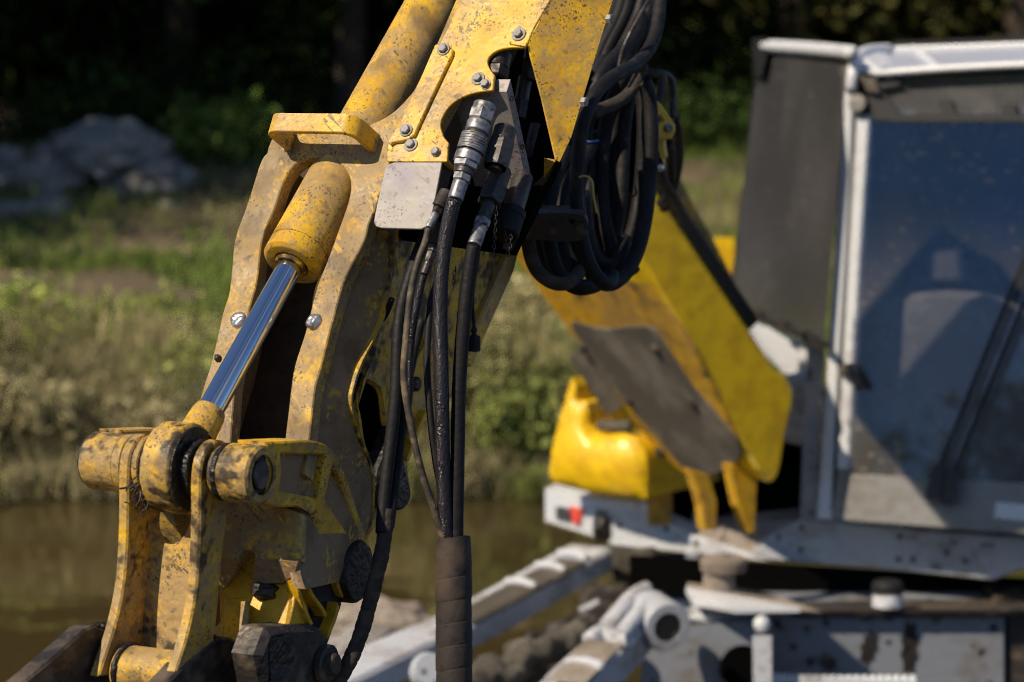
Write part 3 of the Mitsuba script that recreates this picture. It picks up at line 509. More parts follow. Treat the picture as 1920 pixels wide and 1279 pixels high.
V_ = np.vstack([zt + fr_ * (R0 - .001) - axs * hgt[:, None], zt + fr_ * R0 + axs * .004]); n_ = len(th); j_ = np.arange(n_ - 1)
add(E_ + '__spiral_sleeve__open_end', trimesh.Trimesh(V_, np.vstack([np.stack([j_, j_ + n_, j_ + 1 + n_], 1), np.stack([j_, j_ + 1 + n_, j_ + 1], 1)]), process=False), 'sleeve', True)
# cable with its plug, and the chains
add(E_ + '__plug_cable', tube([P(*p) for p in ((898, 470, 3.93), (892, 510, 3.93), (886, 560, 3.93), (888, 600, 3.93), (889, 622, 3.93))], .0028, 8), 'rubber', True, label='thin black cable ending in a rubber plug')
add(E_ + '__plug_cable__plug', lathe([(0, 0), (0, .004), (.006, .0055), (.008, .004), (.012, .004), (.014, .0092), (.017, .0103), (.037, .0103), (.039, .009), (.039, 0)], P(889, 614, 3.93), [0, 0, -1], 24), 'rubber', 30)
def chain(pts, nm):
    p = np.array(crv([P(*q) for q in pts], 40)); L = np.r_[0, np.cumsum(np.linalg.norm(np.diff(p, axis=0), axis=1))]; ms = []
    for i, s in enumerate(np.arange(0, L[-1], .0068)):
        c = np.array([np.interp(s, L, p[:, k]) for k in range(3)]); a = RT if i % 2 else FW; t = np.linspace(0, 2 * np.pi, 13)
        ms.append(tube([c + .0026 * math.cos(x) * a + .0048 * math.sin(x) * ZU for x in t], .0008, 5, spline=False))
    add(E_ + '__' + nm, cat(*ms), 'zinc_dark', True)
chain([(931, 392, 3.93), (928, 430, 3.93), (926, 478, 3.93)], 'chain'); chain([(948, 438, 3.95), (949, 460, 3.95), (952, 476, 3.95), (956, 462, 3.95), (957, 442, 3.95)], 'chain'); chain([(854, 505, 3.97), (851, 520, 3.97), (850, 540, 3.97)], 'chain')

# ------------------------------------------------------------------ looped hose bundle behind the flap
hb_ = 4.75
def big(pts, r, mt='rubber', lab=None): return add(E_ + '__looped_hose', tube([P(*p) for p in pts], r, 16, 8), mt, True, label=lab)
big([(1240, -40, 4.9), (1236, 20, 4.85), (1225, 75, 4.8), (1195, 118, 4.72), (1160, 138, 4.62), (1130, 160, 4.56), (1108, 190, 4.52), (1092, 235, 4.5), (1083, 300, 4.5), (1081, 360, 4.5), (1087, 420, 4.5), (1100, 480, 4.5), (1125, 525, 4.5), (1150, 515, 4.56)], .0135, 'rubber', 'ribbed black hose curving down behind the yellow flap')
big([(1206, 150, 4.75), (1216, 180, 4.76), (1221, 240, 4.76), (1219, 320, 4.76), (1211, 400, 4.74), (1193, 475, 4.7), (1165, 520, 4.66), (1135, 532, 4.62), (1110, 512, 4.6), (1092, 460, 4.6), (1084, 400, 4.6), (1086, 300, 4.6)], .0150, 'rubber', 'outermost loop of the black hose bundle')
big([(1198, 152, 4.8), (1206, 200, 4.8), (1207, 260, 4.8), (1202, 340, 4.8), (1190, 420, 4.78), (1165, 480, 4.74), (1140, 498, 4.7), (1115, 480, 4.68), (1100, 440, 4.68), (1092, 360, 4.7)], .0145)
big([(1190, 148, 4.86), (1178, 190, 4.86), (1170, 250, 4.86), (1166, 330, 4.84), (1158, 410, 4.82), (1142, 468, 4.8), (1124, 482, 4.78), (1108, 450, 4.78), (1103, 380, 4.8), (1108, 260, 4.84)], .0140)
big([(1120, 250, 4.9), (1075, 330, 4.72), (1050, 400, 4.66), (1052, 470, 4.62), (1066, 522, 4.6), (1092, 538, 4.62), (1120, 532, 4.66), (1150, 505, 4.7), (1172, 450, 4.76)], .0150)
big([(1060, 280, 4.7), (1036, 350, 4.62), (1026, 420, 4.56), (1034, 475, 4.55), (1052, 518, 4.55), (1080, 538, 4.56), (1112, 530, 4.6)], .0150)
big([(1030, 290, 4.62), (1005, 360, 4.55), (990, 420, 4.5), (992, 465, 4.5), (1008, 508, 4.5), (1038, 530, 4.5), (1068, 528, 4.54), (1090, 505, 4.6)], .0135, 'rubber_dusty')
big([(1012, 300, 4.75), (1000, 380, 4.7), (1012, 460, 4.66), (1040, 515, 4.66), (1075, 520, 4.7)], .0140)
for k_, (xs, dd) in enumerate(((1092, 4.86), (1112, 4.9), (1128, 4.84), (1146, 4.9), (1040, 4.78), (1066, 4.8), (1018, 4.74))):
    o_ = (k_ * 7) % 5 - 2
    big([(xs + 46 + o_ * 3, 130, dd), (xs + 20, 180 + 4 * o_, dd), (xs + 4, 260, dd), (xs, 340, dd - .02), (xs + 6, 420, dd - .04), (xs + 22 + o_, 475 + 2 * o_, dd - .05), (xs + 44, 512, dd - .06)], .0145 + .0005 * o_)
for k_, (x0, x1) in enumerate(((1222, 1150), (1206, 1135), (1180, 1120), (1168, 1105))):
    big([(x0, -30, 4.98), (x0 - 14, 40, 4.96), (x0 - 44, 100, 4.94), (x1, 165, 4.92), (x1 - 16, 240, 4.9)], .0150, 'rubber')
big([(1212, -30, 5.0), (1200, 40, 4.95), (1180, 80, 4.9), (1150, 112, 4.85), (1122, 150, 4.8), (1105, 200, 4.8), (1098, 280, 4.8)], .0150, 'rubber', 'upper black hose between the flap and the forest')
big([(1190, -30, 5.05), (1175, 40, 5.0), (1150, 90, 4.96), (1120, 130, 4.92), (1100, 190, 4.9)], .0165)
big([(1160, -30, 5.1), (1150, 30, 5.05), (1130, 90, 5.0), (1105, 150, 4.96)], .0170)
big([(1205, 120, 4.76), (1175, 180, 4.74), (1140, 200, 4.7), (1110, 215, 4.66)], .0125, 'rubber_dusty')
big([(1228, -20, 4.78), (1205, 20, 4.74), (1178, 70, 4.72), (1166, 100, 4.72), (1160, 140, 4.72)], .0045, 'zinc_dark', 'thin shiny cable among the upper hoses')
add(E_ + '__hose_dark_backing', hull([P(x, y, d) for x, y in ((985, 180), (1110, 40), (1190, 140), (1204, 400), (1140, 500), (1060, 500), (985, 470)) for d in (5.0, 5.03)]), 'shade_black')  # added black sheet: paints the darkness between and behind the loops
add(E_ + '__hose_dark_backing__blue_tie', tube([P(1094, 263, 4.72), P(1108, 266, 4.7), P(1122, 264, 4.72)], .0022, 6), 'rope_blue', True)
HBK = E_ + '__hose_bracket'
hbp = Plane(P(1030, 420, 4.42), np.array([-.05, -.9, -.25]), RT)
add(HBK, plate(hbp, crv([(968, 399), (1030, 400), (1085, 401), (1097, 406), (1102, 418), (1100, 436), (1092, 449), (1080, 453), (1020, 451), (965, 446)], 3), .02, 0, [[(978 + 6 * math.cos(t), 413 + 6 * math.sin(t)) for t in np.linspace(0, 6.2, 12)], [(994 + 6 * math.cos(t), 414 + 6 * math.sin(t)) for t in np.linspace(0, 6.2, 12)], [(1071 + 6 * math.cos(t), 415 + 6 * math.sin(t)) for t in np.linspace(0, 6.2, 12)]]), 'dark_steel', label='dark steel bracket with holes holding the hose loops')
add(HBK + '__top_flange', hull([hbp.hit(970, 399, -.002), hbp.hit(1097, 401, -.002), P(975, 385, 4.56), P(1100, 385, 4.56), P(975, 388, 4.56), P(1100, 388, 4.56), hbp.hit(970, 403, -.002), hbp.hit(1097, 404, -.002)]), 'dark_steel')
add(HBK + '__bolt', hexnut(hbp.hit(1086, 424, 0), hbp.n, .009, .008), 'dark_steel')
add(HBK + '__string', tube([P(*p) for p in ((1087, 333, 4.45), (1100, 331, 4.44), (1110, 340, 4.43), (1112, 358, 4.42), (1116, 385, 4.42), (1119, 400, 4.42))], .0022, 6), 'tag_yellow', True)
# rail and yellow hook at the right of the loops
RB = E_ + '__hose_rail'
add(RB, tube([P(1192, 137, 5.0), P(1225, 137, 5.0), P(1243, 139, 5.0), P(1243, 150, 5.0), P(1237, 195, 5.0), P(1236, 230, 5.0)], .010, 10, spline=False), 'dark_steel', 40, label='grey rail above the hose loops')
add(RB + '__bar', tube([P(1244, 140, 5.02), P(1258, 150, 5.04), P(1262, 180, 5.05), P(1261, 222, 5.05)], .008, 10), 'zinc_dark', True)
hkp = Plane(P(1244, 228, 4.95), np.array([.2, -1, 0.0]), RT)
add(RB + '__hook_plate', plate(hkp, [(1224, 192), (1232, 189), (1239, 194), (1266, 234), (1267, 246), (1260, 261), (1226, 262)], .012, 0, [[(1237, 215), (1246, 226), (1238, 232), (1232, 226)]], bev=.002), 'paint_boom', label='small yellow hook plate beside the hose loops')
add(RB + '__pin', lathe([(0, 0), (0, .009), (.01, .009), (.012, .006), (.012, 0)], hkp.hit(1252, 240, 0), hkp.n, 16), 'zinc')
add(RB + '__strap', tube([P(1241, 262, 5.0), P(1243, 280, 5.0), P(1246, 296, 5.0)], .008, 8), 'paint_boom', True)
m = trimesh.creation.icosphere(3, .0075); m.apply_translation(P(1239, 315, 5.0)); add(RB + '__ball', m, 'chrome', True)
for pts in (((1262, 220, 5.3), (1270, 250, 5.4), (1272, 300, 5.6), (1262, 350, 5.8), (1245, 390, 6.0)), ((1250, 262, 5.2), (1258, 310, 5.4), (1254, 360, 5.6), (1240, 380, 5.8)), ((1232, 290, 5.2), (1240, 330, 5.3), (1262, 370, 5.6), (1280, 420, 6.0))):
    add(E_ + '__looped_hose', tube([P(*p) for p in pts], .012, 12), 'rubber', True)

# ================================================================== the boom
BM = E_ + '__boom'
VB = np.array([math.cos(math.radians(-63)), math.sin(math.radians(-63)), 0])
EB = P(1298, 660, 7.7); DB = image_axis(1298, 660, 160, 304, VB); BS = Plane(EB, VB, DB); NU = np.cross(DB, VB); BU = Plane(EB, NU, DB)
top_b = [(1222, 342), (1330, 505), (1403, 614), (1458, 695)]
sidep = [(846, -150), (915, -150)] + top_b + crv([(1470, 703), (1486, 724), (1488, 755), (1476, 810), (1464, 880), (1455, 900), (1446, 905)], 4) + [(1420, 880), (1391, 834), (1303, 660), (1210, 500)]
add(BM, plate(BS, sidep, .30, 0, bev=.012), 'paint_boom', label='glossy yellow boom of the excavator rising to the upper left')
und = [(838, -150), (792, -150), (808, 100), (868, 300), (940, 440), (977, 500), (1066, 618), (1137, 711), (1222, 838), (1281, 888), (1391, 867), (1387, 834), (1298, 660), (1205, 500)]
add(BM + '__boom_shade_block', hull([P(x, y, d) for x, y in ((900, -100), (1290, -70), (1340, -260), (1150, -420), (900, -300)) for d in (6.45, 6.95)]), 'paint_boom')  # unseen block added above the frame to shade the lower cab
add(BM + '__underside', plate(BU, und, .02, .003, bev=.004), 'paint_boom_shaded', label='underside of the boom with shade painted in as orange yellow')
gp = crv([(1068, 606), (1090, 608), (1112, 614), (1142, 617), (1180, 613), (1218, 614), (1234, 627)], 3) + [(1298, 724), (1382, 825)] + crv([(1386, 840), (1386, 859), (1365, 878), (1340, 888), (1310, 887), (1281, 880)], 3) + [(1188, 774), (1129, 703), (1078, 627)]
add(BM + '__guard_plate', plate(BU, gp, .006, .009, bev=.002), 'mud_plate', label='grey mud-covered guard plate under the boom')
for x, y in ((1095, 652), (1231, 656), (1180, 752), (1238, 848), (1300, 756)):
    add(BM + '__plate_bolt', lathe([(0, 0), (0, .02), (.01, .02), (.014, .012), (.014, 0)], BU.hit(x, y, .009), BU.n, 16), 'dark_steel', 30)
strip_b = [(1262, 310), (1270, 318), (1300, 380), (1340, 450), (1378, 525), (1408, 600), (1403, 612), (1330, 500), (1236, 350)]
add(BM + '__pipe_cover', plate(Plane(BS.hit(1300, 430, -.16), VB, DB), strip_b, .12, 0, bev=.006), 'paint_tube')
add(BM + '__hose_gap', tube([BS.hit(1228, 345, -.05), BS.hit(1330, 498, -.05), BS.hit(1405, 608, -.05)], .035, 10, spline=False), 'rubber', True)
for a, b in (((1250, 400), (1310, 500)),): add(BM + '__pipe', tube([BS.hit(*a, -.09), BS.hit(*b, -.09)], .02, 10, spline=False), 'zinc_dark', True)
for pts, dd in (([(1296, 880), (1330, 890), (1345, 940), (1345, 992), (1322, 996), (1318, 950)], .02), ([(1368, 872), (1398, 868), (1420, 900), (1416, 1000), (1405, 1000), (1385, 950)], .0)):
    add(BM + '__foot_bracket', plate(Plane(BS.hit(1390, 860, dd - .1), VB, DB), pts, .05, 0, bev=.004), 'paint_boom_shaded')
# lift cylinder on the far side
add(E_ + '__lift_cylinder', tube([P(1090, 655, 8.5), P(1160, 765, 8.5)], .05, 24, spline=False), 'mud_plate', 40, label='dusty lift cylinder under the boom')
add(E_ + '__lift_cylinder__rod', tube([P(1124, 798, 8.5), P(1182, 800, 8.45)], .020, 20, spline=False), 'mud_plate', 40)

# ================================================================== hood, deck, cab
HD = E_ + '__engine_hood'
HP_ = Plane(P(1120, 900, 8.55), FD * .9 + np.array([-.25, 0, .0]), V)
ho = [(1072, 708), (1080, 724), (1080, 751), (1100, 756), (1104, 775), (1105, 795), (1112, 808), (1122, 813)] + crv([(1124, 813), (1150, 810), (1178, 815), (1200, 832), (1212, 860), (1214, 890), (1213, 934)], 4) + [(1200, 935), (1120, 927), (1040, 907), (1030, 892), (1036, 840), (1049, 787)]
# bulged front: fine grid of the outline, pushed out
hp2 = np.array(HP_.poly(ho)); pg = Polygon(hp2).buffer(0); mnx, mny, mxx, mxy = pg.bounds
def bulged(pg, pl, h=.06, st=.012):
    """A dome over the outline: the membrane's height, so that it is smooth everywhere"""
    from scipy.spatial import Delaunay
    import scipy.sparse as sp
    from scipy.sparse.linalg import spsolve
    ringc = np.array(pg.exterior.segmentize(st).coords)[:-1]
    gx, gy = np.meshgrid(np.arange(mnx, mxx, st), np.arange(mny, mxy, st)); gpts = np.stack([gx.ravel(), gy.ravel()], 1)
    inn = pg.buffer(-st * .55); gpts = np.array([q for q in gpts if inn.contains(Point(q))])
    pts = np.vstack([ringc, gpts]); T_ = Delaunay(pts).simplices
    T_ = np.array([t for t in T_ if pg.buffer(1e-4).contains(Point(pts[t].mean(0)))])
    n, k = len(pts), len(ringc); e = np.vstack([T_[:, [0, 1]], T_[:, [1, 2]], T_[:, [2, 0]]]); e = np.unique(np.sort(e, 1), axis=0)
    A = sp.coo_matrix((np.ones(len(e)), (e[:, 0], e[:, 1])), (n, n)); A = A + A.T; deg = np.asarray(A.sum(1)).ravel(); L = (sp.diags(deg) - A).tocsr()
    u = np.zeros(n); u[k:] = spsolve(L[k:, k:].tocsc(), np.ones(n - k)); hh = h * (u / u.max()) ** .62
    m = trimesh.Trimesh(pl.at(pts, hh), T_, process=False)
    e1 = np.cross(m.vertices[T_[:, 1]] - m.vertices[T_[:, 0]], m.vertices[T_[:, 2]] - m.vertices[T_[:, 0]]) @ pl.n
    T_[e1 < 0] = T_[e1 < 0][:, ::-1]; return trimesh.Trimesh(m.vertices, T_, process=False)
add(HD, bulged(pg, HP_), 'paint_hood', True, label='smooth bright yellow engine hood with a bulging corner')
add(HD + '__body', slab(HP_, hp2, -.001, -.45, [], .004), 'paint_hood')
add(HD + '__rear_cover', hull([P(x, y, d) for x, y in ((1320, 447), (1376, 445), (1382, 620), (1330, 560)) for d in (10.3, 10.9)]), 'paint_hood')
for (x0, y0, x1, y1, dd) in ((1215, 840, 1260, 985, 8.6), (1255, 850, 1300, 1010, 8.7)):
    add(HD + '__side_panel', hull([P(x, y, d) for x in (x0, x1) for y in (y0, y1) for d in (dd, dd + .4)]), 'paint_boom_shaded' if x0 < 1220 else 'shade_black')
DK = E_ + '__deck'
SP = Plane(P(1590, 980, 8.30), FD, V)
sl_ = [(1405, 1041), (1440, 1006), (1505, 973), (1545, 977), (1920, 1008), (2300, 1040), (2300, 1110), (1920, 1066), (1861, 1089), (1658, 1067), (1440, 1051)]
add(DK, plate(SP, sl_, .25, 0, bev=.006), 'grey_paint', label='front panel of the slewing deck below the cab, shade painted in grey')  # greyer than the white left part: shade under the cab as colour
fr2 = [(1117, 952), (1225, 963), (1290, 1002), (1405, 1041), (1440, 1052), (1150, 1024), (1118, 1008)]
add(DK + '__front_panel', plate(SP, fr2, .25, -.004, bev=.005), 'white_paint', label='white left part of the deck front, stained black')
b0, b1_ = SP.hit(1114, 935, 0), SP.hit(1119, 1008, 0)
c0 = P(1022, 917, float((b0 - CAM) @ FW) + .30); c1 = P(1022, 977, float((b1_ - CAM) @ FW) + .30)
dback = unit(np.array([.35, .93, 0]))
add(DK + '__corner_box', hull([b0, b1_, c0, c1, b0 + dback * .4, b1_ + dback * .4, c0 + dback * .3, c1 + dback * .3]), 'white_clean', label='white corner of the deck with a red and grey sticker')
add(DK + '__top_lip', hull([SP.hit(1112, 934, .012), SP.hit(1228, 944, .012), SP.hit(1226, 964, .012), SP.hit(1114, 953, .012), SP.hit(1112, 934, .012) + dback * .25, SP.hit(1228, 944, .012) + dback * .25]), 'white_clean')
CB = Plane((b0 + c0) / 2, np.cross(b0 - c0, b1_ - b0), b0 - c0)
for i, (x0, x1, y0, y1) in enumerate(((1042, 1048, 950, 974), (1050, 1054, 951, 976), (1056, 1062, 953, 978), (1064, 1067, 954, 979))):
    add(DK + '__sticker_letter', plate(CB, [(x0, y0), (x1, y0 + 1), (x1, y1), (x0, y1 - 1)], .014, .016, bev=.0003), 'grey_ink')
add(DK + '__sticker_letter', plate(CB, [(1068, 950), (1074, 951), (1079, 970), (1083, 953), (1090, 955), (1083, 984), (1074, 983)], .014, .016, bev=.0003), 'red_ink')
m = rough(trimesh.creation.icosphere(3, .045), .03, 25); m.apply_scale([1, .25, 1.15]); m.apply_translation(SP.hit(1134, 990, .0)); add(DK + '__oil_stain', m, 'grease', True)
for x, y in ((1250, 992), (1305, 1018), (1503, 990), (1460, 1007), (1502, 1031), (1686, 1006), (1685, 1048), (1712, 1049), (1775, 1037), (1811, 1052), (1160, 985)):
    add(DK + '__rivet', lathe([(0, .011), (.004, .010), (.006, 0)], SP.hit(x, y, -.001 if x > 1400 else -.004), SP.n, 14), 'dark_steel', True)
add(DK + '__floor', hull([SP.hit(1300, 1000, -.05), SP.hit(1480, 1000, -.05), SP.hit(1300, 1004, -.05) + dback * .9, SP.hit(1480, 1000, -.05) + dback * .9, SP.hit(1400, 1035, -.03), SP.hit(1440, 1040, -.03)]), 'sand_dust')
for k_ in range(9):
    m = rough(trimesh.creation.icosphere(2, rng.uniform(.01, .028)), .015, 30, seed=k_); m.apply_translation(SP.hit(1305 + 16 * k_, 1006 + 3 * k_ - rng.uniform(0, 6), -.06)); add(DK + '__dirt_lump', m, 'sand_dust', True)
m = rough(trimesh.creation.icosphere(2, .03), .02, 20); m.apply_translation(SP.hit(1288, 985, -.15)); add(DK + '__dirt_lump', m, 'sand_dust', True)
add(E_ + '__slew_bearing', hull([P(x, y, d) for x, y in ((1180, 1040), (2200, 1100), (2200, 1140), (1180, 1110)) for d in (8.35, 9.4)]), 'shade_black')
add(E_ + '__boom_mount', hull([P(x, y, d) for x, y in ((1290, 760), (1540, 700), (1540, 990), (1290, 1000)) for d in (8.95, 9.3)]), 'shade_black')

CA = E_ + '__cab'
NF = unit(FD * math.cos(math.radians(7.5)) + ZU * math.sin(math.radians(7.5)))
CP = Plane(P(1590, 900, 8.12), NF, V); BACK = -FD
add(CA, plate(CP, [(1601, 165), (1583, 165), (1563, 480), (1548, 720), (1533, 930), (1531, 975), (1562, 975), (1566, 800), (1586, 480)], .09, 0, bev=.008), 'white_clean', label='white operator cab with dusty windows and wipers')
add(CA + '__window_frame', plate(CP, [(1630, 215), (1606, 215), (1591, 480), (1576, 740), (1568, 880), (1590, 880), (1598, 744), (1612, 480)], .05, .012, bev=.006), 'white_paint', label='pale window frame with rounded lower corner')
add(CA + '__window_frame__sill_bar', plate(CP, [(1569, 881), (1561, 945), (1567, 972), (1590, 978), (1920, 1003), (2215, 1025), (2215, 930), (1920, 906), (1590, 889), (1589, 881)], .05, .011, bev=.006), 'sill_shade_paint', label='lower bar of the window frame with shade painted in as grey')
add(CA + '__window_frame__seam', plate(CP, [(1607, 170), (1603, 170), (1587, 480), (1572, 740), (1561, 900), (1557, 960), (1559, 960), (1565, 900), (1576, 740), (1591, 480)], .06, .002, bev=.001), 'black_plastic')
add(CA + '__corner_post', plate(CP, [(2215, 130), (2245, 130), (2245, 1030), (2212, 1030)], .09, 0, bev=.008), 'white_clean')
gl = [CP.hit(x, y, .004) for x, y in ((1628, 145), (2216, 130), (2216, 935), (1586, 893))]
add(CA + '__windscreen', trimesh.Trimesh(gl, [[0, 1, 2], [0, 2, 3]], process=False), 'dusty_glass', label='large windscreen with a blue tint deepening the mirrored sky above dust')
add(CA + '__header', plate(CP, [(1655, 143), (2216, 130), (2216, 228), (1668, 228), (1640, 205), (1622, 175)], .03, -.02, bev=.003), 'cab_trim')
for pts in ([(1628, 160), (1650, 165), (1690, 215), (1700, 226), (1640, 226), (1628, 212)], [(1758, 186), (1782, 186), (1800, 226), (1775, 226)], [(1880, 196), (1903, 196), (1908, 226), (1885, 226)], [(1628, 143), (1680, 146), (1690, 160), (1640, 170)], [(1668, 214), (2216, 214), (2216, 229), (1668, 229)]):
    add(CA + '__header__bracket', plate(CP, pts, .02, .012, bev=.002), 'black_plastic')
pnl = crv([(1540, 910), (1546, 720), (1556, 620), (1590, 575), (1700, 550), (1780, 544), (1850, 552), (1905, 575), (1950, 620), (1980, 720), (1990, 940)], 4)
add(CA + '__seat', plate(CP, pnl, .08, -.22, bev=.03), 'cab_trim', 40)
add(CA + '__seat__headrest', plate(CP, [(1735, 470), (1800, 466), (1806, 530), (1740, 532)], .06, -.35, bev=.015), 'black_plastic')
wv = unit(CP.hit(2215, 600) - CP.hit(1600, 600))
def cabbox(px0, px1, py0, py1, d0, d1, mt, nm):
    a = [CP.hit(x, y, 0) + BACK * d for x in (px0, px1) for y in (py0, py1) for d in (d0, d1)]; add(CA + '__' + nm, hull(a), mt)
cabbox(1575, 2230, 130, 985, 1.35, 1.38, 'shade_black', 'rear_wall'); cabbox(1575, 2230, 975, 985, .06, 1.35, 'shade_black', 'cab_floor'); cabbox(2225, 2240, 130, 985, .09, 1.35, 'shade_black', 'side_wall'); cabbox(1594, 1600, 150, 985, .10, 1.36, 'shade_black', 'side_wall'); cabbox(1580, 2230, 124, 134, .10, 1.36, 'shade_black', 'ceiling')
cabbox(1548, 1575, 640, 985, .1, 1.35, 'grey_paint', 'side_wall')
# roof: dark top slab, glazed visor sloping forward
RP = Plane(CP.hit(1700, 138, .02), FD * .35 + ZU * .94, V)
f0 = CP.hit(1640, 138, .03); f1 = CP.hit(2230, 118, .03)
t0 = P(1652, 94, 8.42); t1 = t0 + (f1 - f0)
add(CA + '__roof', hull([t0 + V * .02, t1, t0 + BACK * .9 + ZU * .03 + V * .02, t1 + BACK * .9 + ZU * .03, t0 + ZU * .03 + V * .05, t1 + ZU * .03]), 'black_plastic', label='dark roof of the cab')
add(CA + '__roof_glass', hull([f0 + V * .05, f1, t0 + V * .05, t1, f0 + V * .05 - ZU * .006, f1 - ZU * .006]), 'white_clean') if False else None
scene['visor_base'] = {'type': 'twosided', 'bsdf': {'type': 'principled', 'base_color': {'type': 'rgb', 'value': [.36, .39, .46]}, 'roughness': .12, 'specular': .7}}  # opaque pale blue base paints the sky reflection of the glazing
add(CA + '__roof_visor', trimesh.Trimesh([f0 + V * .04 + ZU * .004, f1 + ZU * .004, t1, t0 + V * .04], [[0, 1, 2], [0, 2, 3]], process=False), 'visor_base', label='pale glazed roof visor')
add(CA + '__roof_visor__front_rail', tube([f0 - V * .0 + ZU * .0, (f0 + f1) / 2 + ZU * .012, f1 + ZU * .004], .013, 12, 8), 'white_clean', True)
add(CA + '__roof_visor__side_rail', tube([CP.hit(1596, 168, .03), CP.hit(1600, 130, .03), P(1610, 106, 8.18), P(1632, 95, 8.28), P(1668, 93, 8.40)], .020, 14, 8), 'white_clean', True)
add(CA + '__roof_visor__corner', hull([CP.hit(1590, 132, .02), CP.hit(1590, 122, -.01), CP.hit(1650, 140, .03), CP.hit(1648, 130, .03), P(1612, 100, 8.2), P(1640, 93, 8.3), P(1665, 94, 8.4), P(1672, 120, 8.2)]), 'white_clean')
add(CA + '__roof_visor__rear_rail', tube([P(1664, 93, 8.41), t1], .010, 8, spline=False), 'white_clean', True)
for s_ in (.22, .62):
    a = f0 + (f1 - f0) * s_; b = t0 + (t1 - t0) * (s_ - .11 if s_ < .5 else s_ + .1); add(CA + '__roof_visor__brace', tube([a + ZU * .006, b + ZU * .006], .010, 8, spline=False), 'white_clean', True)
add(CA + '__hinge_knob', lathe([(0, 0), (0, .030), (.02, .032), (.028, .028), (.03, 0)], CP.hit(1611, 195, .02), CP.n, 24), 'bolt_steel', 30)
add(CA + '__hinge', hull([CP.hit(x, y, o) for x, y in ((1572, 128), (1590, 122), (1600, 150), (1582, 165)) for o in (0, .03)]), 'dark_steel')
add(CA + '__hinge', hull([CP.hit(x, y, o) for x, y in ((1610, 140), (1640, 150), (1650, 175), (1625, 170)) for o in (.0, .04)]), 'dark_steel')
add(CA + '__latch', cat(hull([CP.hit(x, y, o) for x, y in ((1574, 684), (1600, 680), (1602, 700), (1576, 702)) for o in (.012, .05)]), tube([CP.hit(1597, 696, .05), CP.hit(1612, 730, .06)], .014, 10, spline=False)), 'dark_steel', 30)
for (x0, y0, x1, y1) in ((1750, 905, 1935, 450), (1778, 915, 1940, 520)):
    add(CA + '__wiper', cat(tube([CP.hit(x0, y0, .05), CP.hit(x1, y1, .05)], .0085, 8, spline=False), hull([CP.hit(x0 + dx, y0 + dy, o) for dx, dy in ((-16, 30), (12, 34), (18, -30), (-2, -34)) for o in (.02, .06)])), 'black_plastic', 30)
add(CA + '__sill_sun_patch', plate(CP, [(1866, 942), (1920, 946), (1990, 952), (1990, 985), (1920, 978), (1864, 972)], .012, .022, bev=.003), 'white_clean')  # white plate paints a patch of sunlight on the grey bar
# the side pane seen edge-on, running back from the front post
PN = Plane(P(1590, 140, 8.12), np.cross(P(1540, 640, 8.12) - P(1590, 140, 8.12), P(1385, 530, 9.5) - P(1590, 140, 8.12)))
pane = [(1582, 104), (1574, 300), (1541, 640), (1536, 654), (1400, 588), (1372, 530), (1380, 480), (1398, 330), (1412, 190), (1428, 100), (1440, 96)]
add(E_ + '__side_pane', plate(PN, pane, .006, 0, bev=.0015), 'tinted_pane', label='smoked dusty side pane left of the white post')
add(E_ + '__side_pane__seal', shp(PN, LineString(PN.poly([(1545, 645), (1400, 588), (1372, 530), (1384, 450), (1412, 190), (1425, 110)], .002)).buffer(.011), .006, -.012, .003), 'black_plastic')
add(E_ + '__side_pane__top_tube', tube([PN.hit(1598, 99, .01), PN.hit(1530, 92, .01), PN.hit(1436, 86, .01)], .024, 16), 'white_clean', True)
add(E_ + '__side_pane__corner_clip', hull([PN.hit(x, y, o) for x, y in ((1410, 72), (1436, 70), (1440, 95), (1428, 145), (1414, 140)) for o in (-.02, .03)]), 'black_plastic')
for x, y in ((1424, 590), (1470, 612), (1520, 636)): add(E_ + '__side_pane__clip', box(PN.hit(x, y, .012), .05, .012, .02, PN.hit(x + 10, y + 5) - PN.hit(x, y), PN.n, ZU), 'dark_steel')
# white bodywork below the pane
add(E_ + '__side_body', hull([P(1400, 595, 9.2), P(1540, 655, 8.4), P(1540, 705, 8.4), P(1470, 700, 8.8), P(1410, 640, 9.2), P(1400, 595, 9.5), P(1540, 655, 8.8)]), 'white_paint', label='white bodywork between the boom and the cab')
add(E_ + '__side_body__post', hull([P(x, y, d) for x, y in ((1514, 650), (1545, 650), (1530, 975), (1500, 975)) for d in (8.35, 8.7)]), 'grey_paint')
add(E_ + '__side_body__round_cover', lathe([(0, 0), (0, .11), (.03, .13), (.07, .12), (.08, 0)], P(1515, 765, 8.5), unit([-.8, -.6, 0]), 28), 'grey_paint', 30)

# ================================================================== chassis and legs
CH = E_ + '__chassis'
HC = Plane(P(1650, 1200, 7.95), [0, -1, 0.02], RT)
add(CH, plate(HC, [(1449, 1157), (1884, 1157), (1886, 1400), (1440, 1400)], .6, 0, [[(1456 + 7 * math.cos(t), 1170 + 5 * math.sin(t)) for t in np.linspace(0, 6.2, 10)], [(1864 + 8 * math.cos(t), 1178 + 6 * math.sin(t)) for t in np.linspace(0, 6.2, 10)]], bev=.006), 'chassis_shade_paint', label='front wall of the chassis, shade painted in blue grey, with oil stains')
add(CH + '__side_post', plate(HC, [(1886, 1140), (1990, 1140), (1990, 1400), (1886, 1400)], .5, -.03, bev=.01), 'dark_steel')
add(CH + '__side_wall', hull([P(x, y, d) for x, y in ((1215, 1180), (1445, 1160), (1445, 1400), (1180, 1400)) for d in (7.75, 8.3)]), 'chassis_shade_paint')
add(CH + '__hole', lathe([(0, 0), (0, .075), (.004, .075), (.004, 0)], P(1393, 1252, 7.72), [0, -1, 0], 28), 'shade_black')
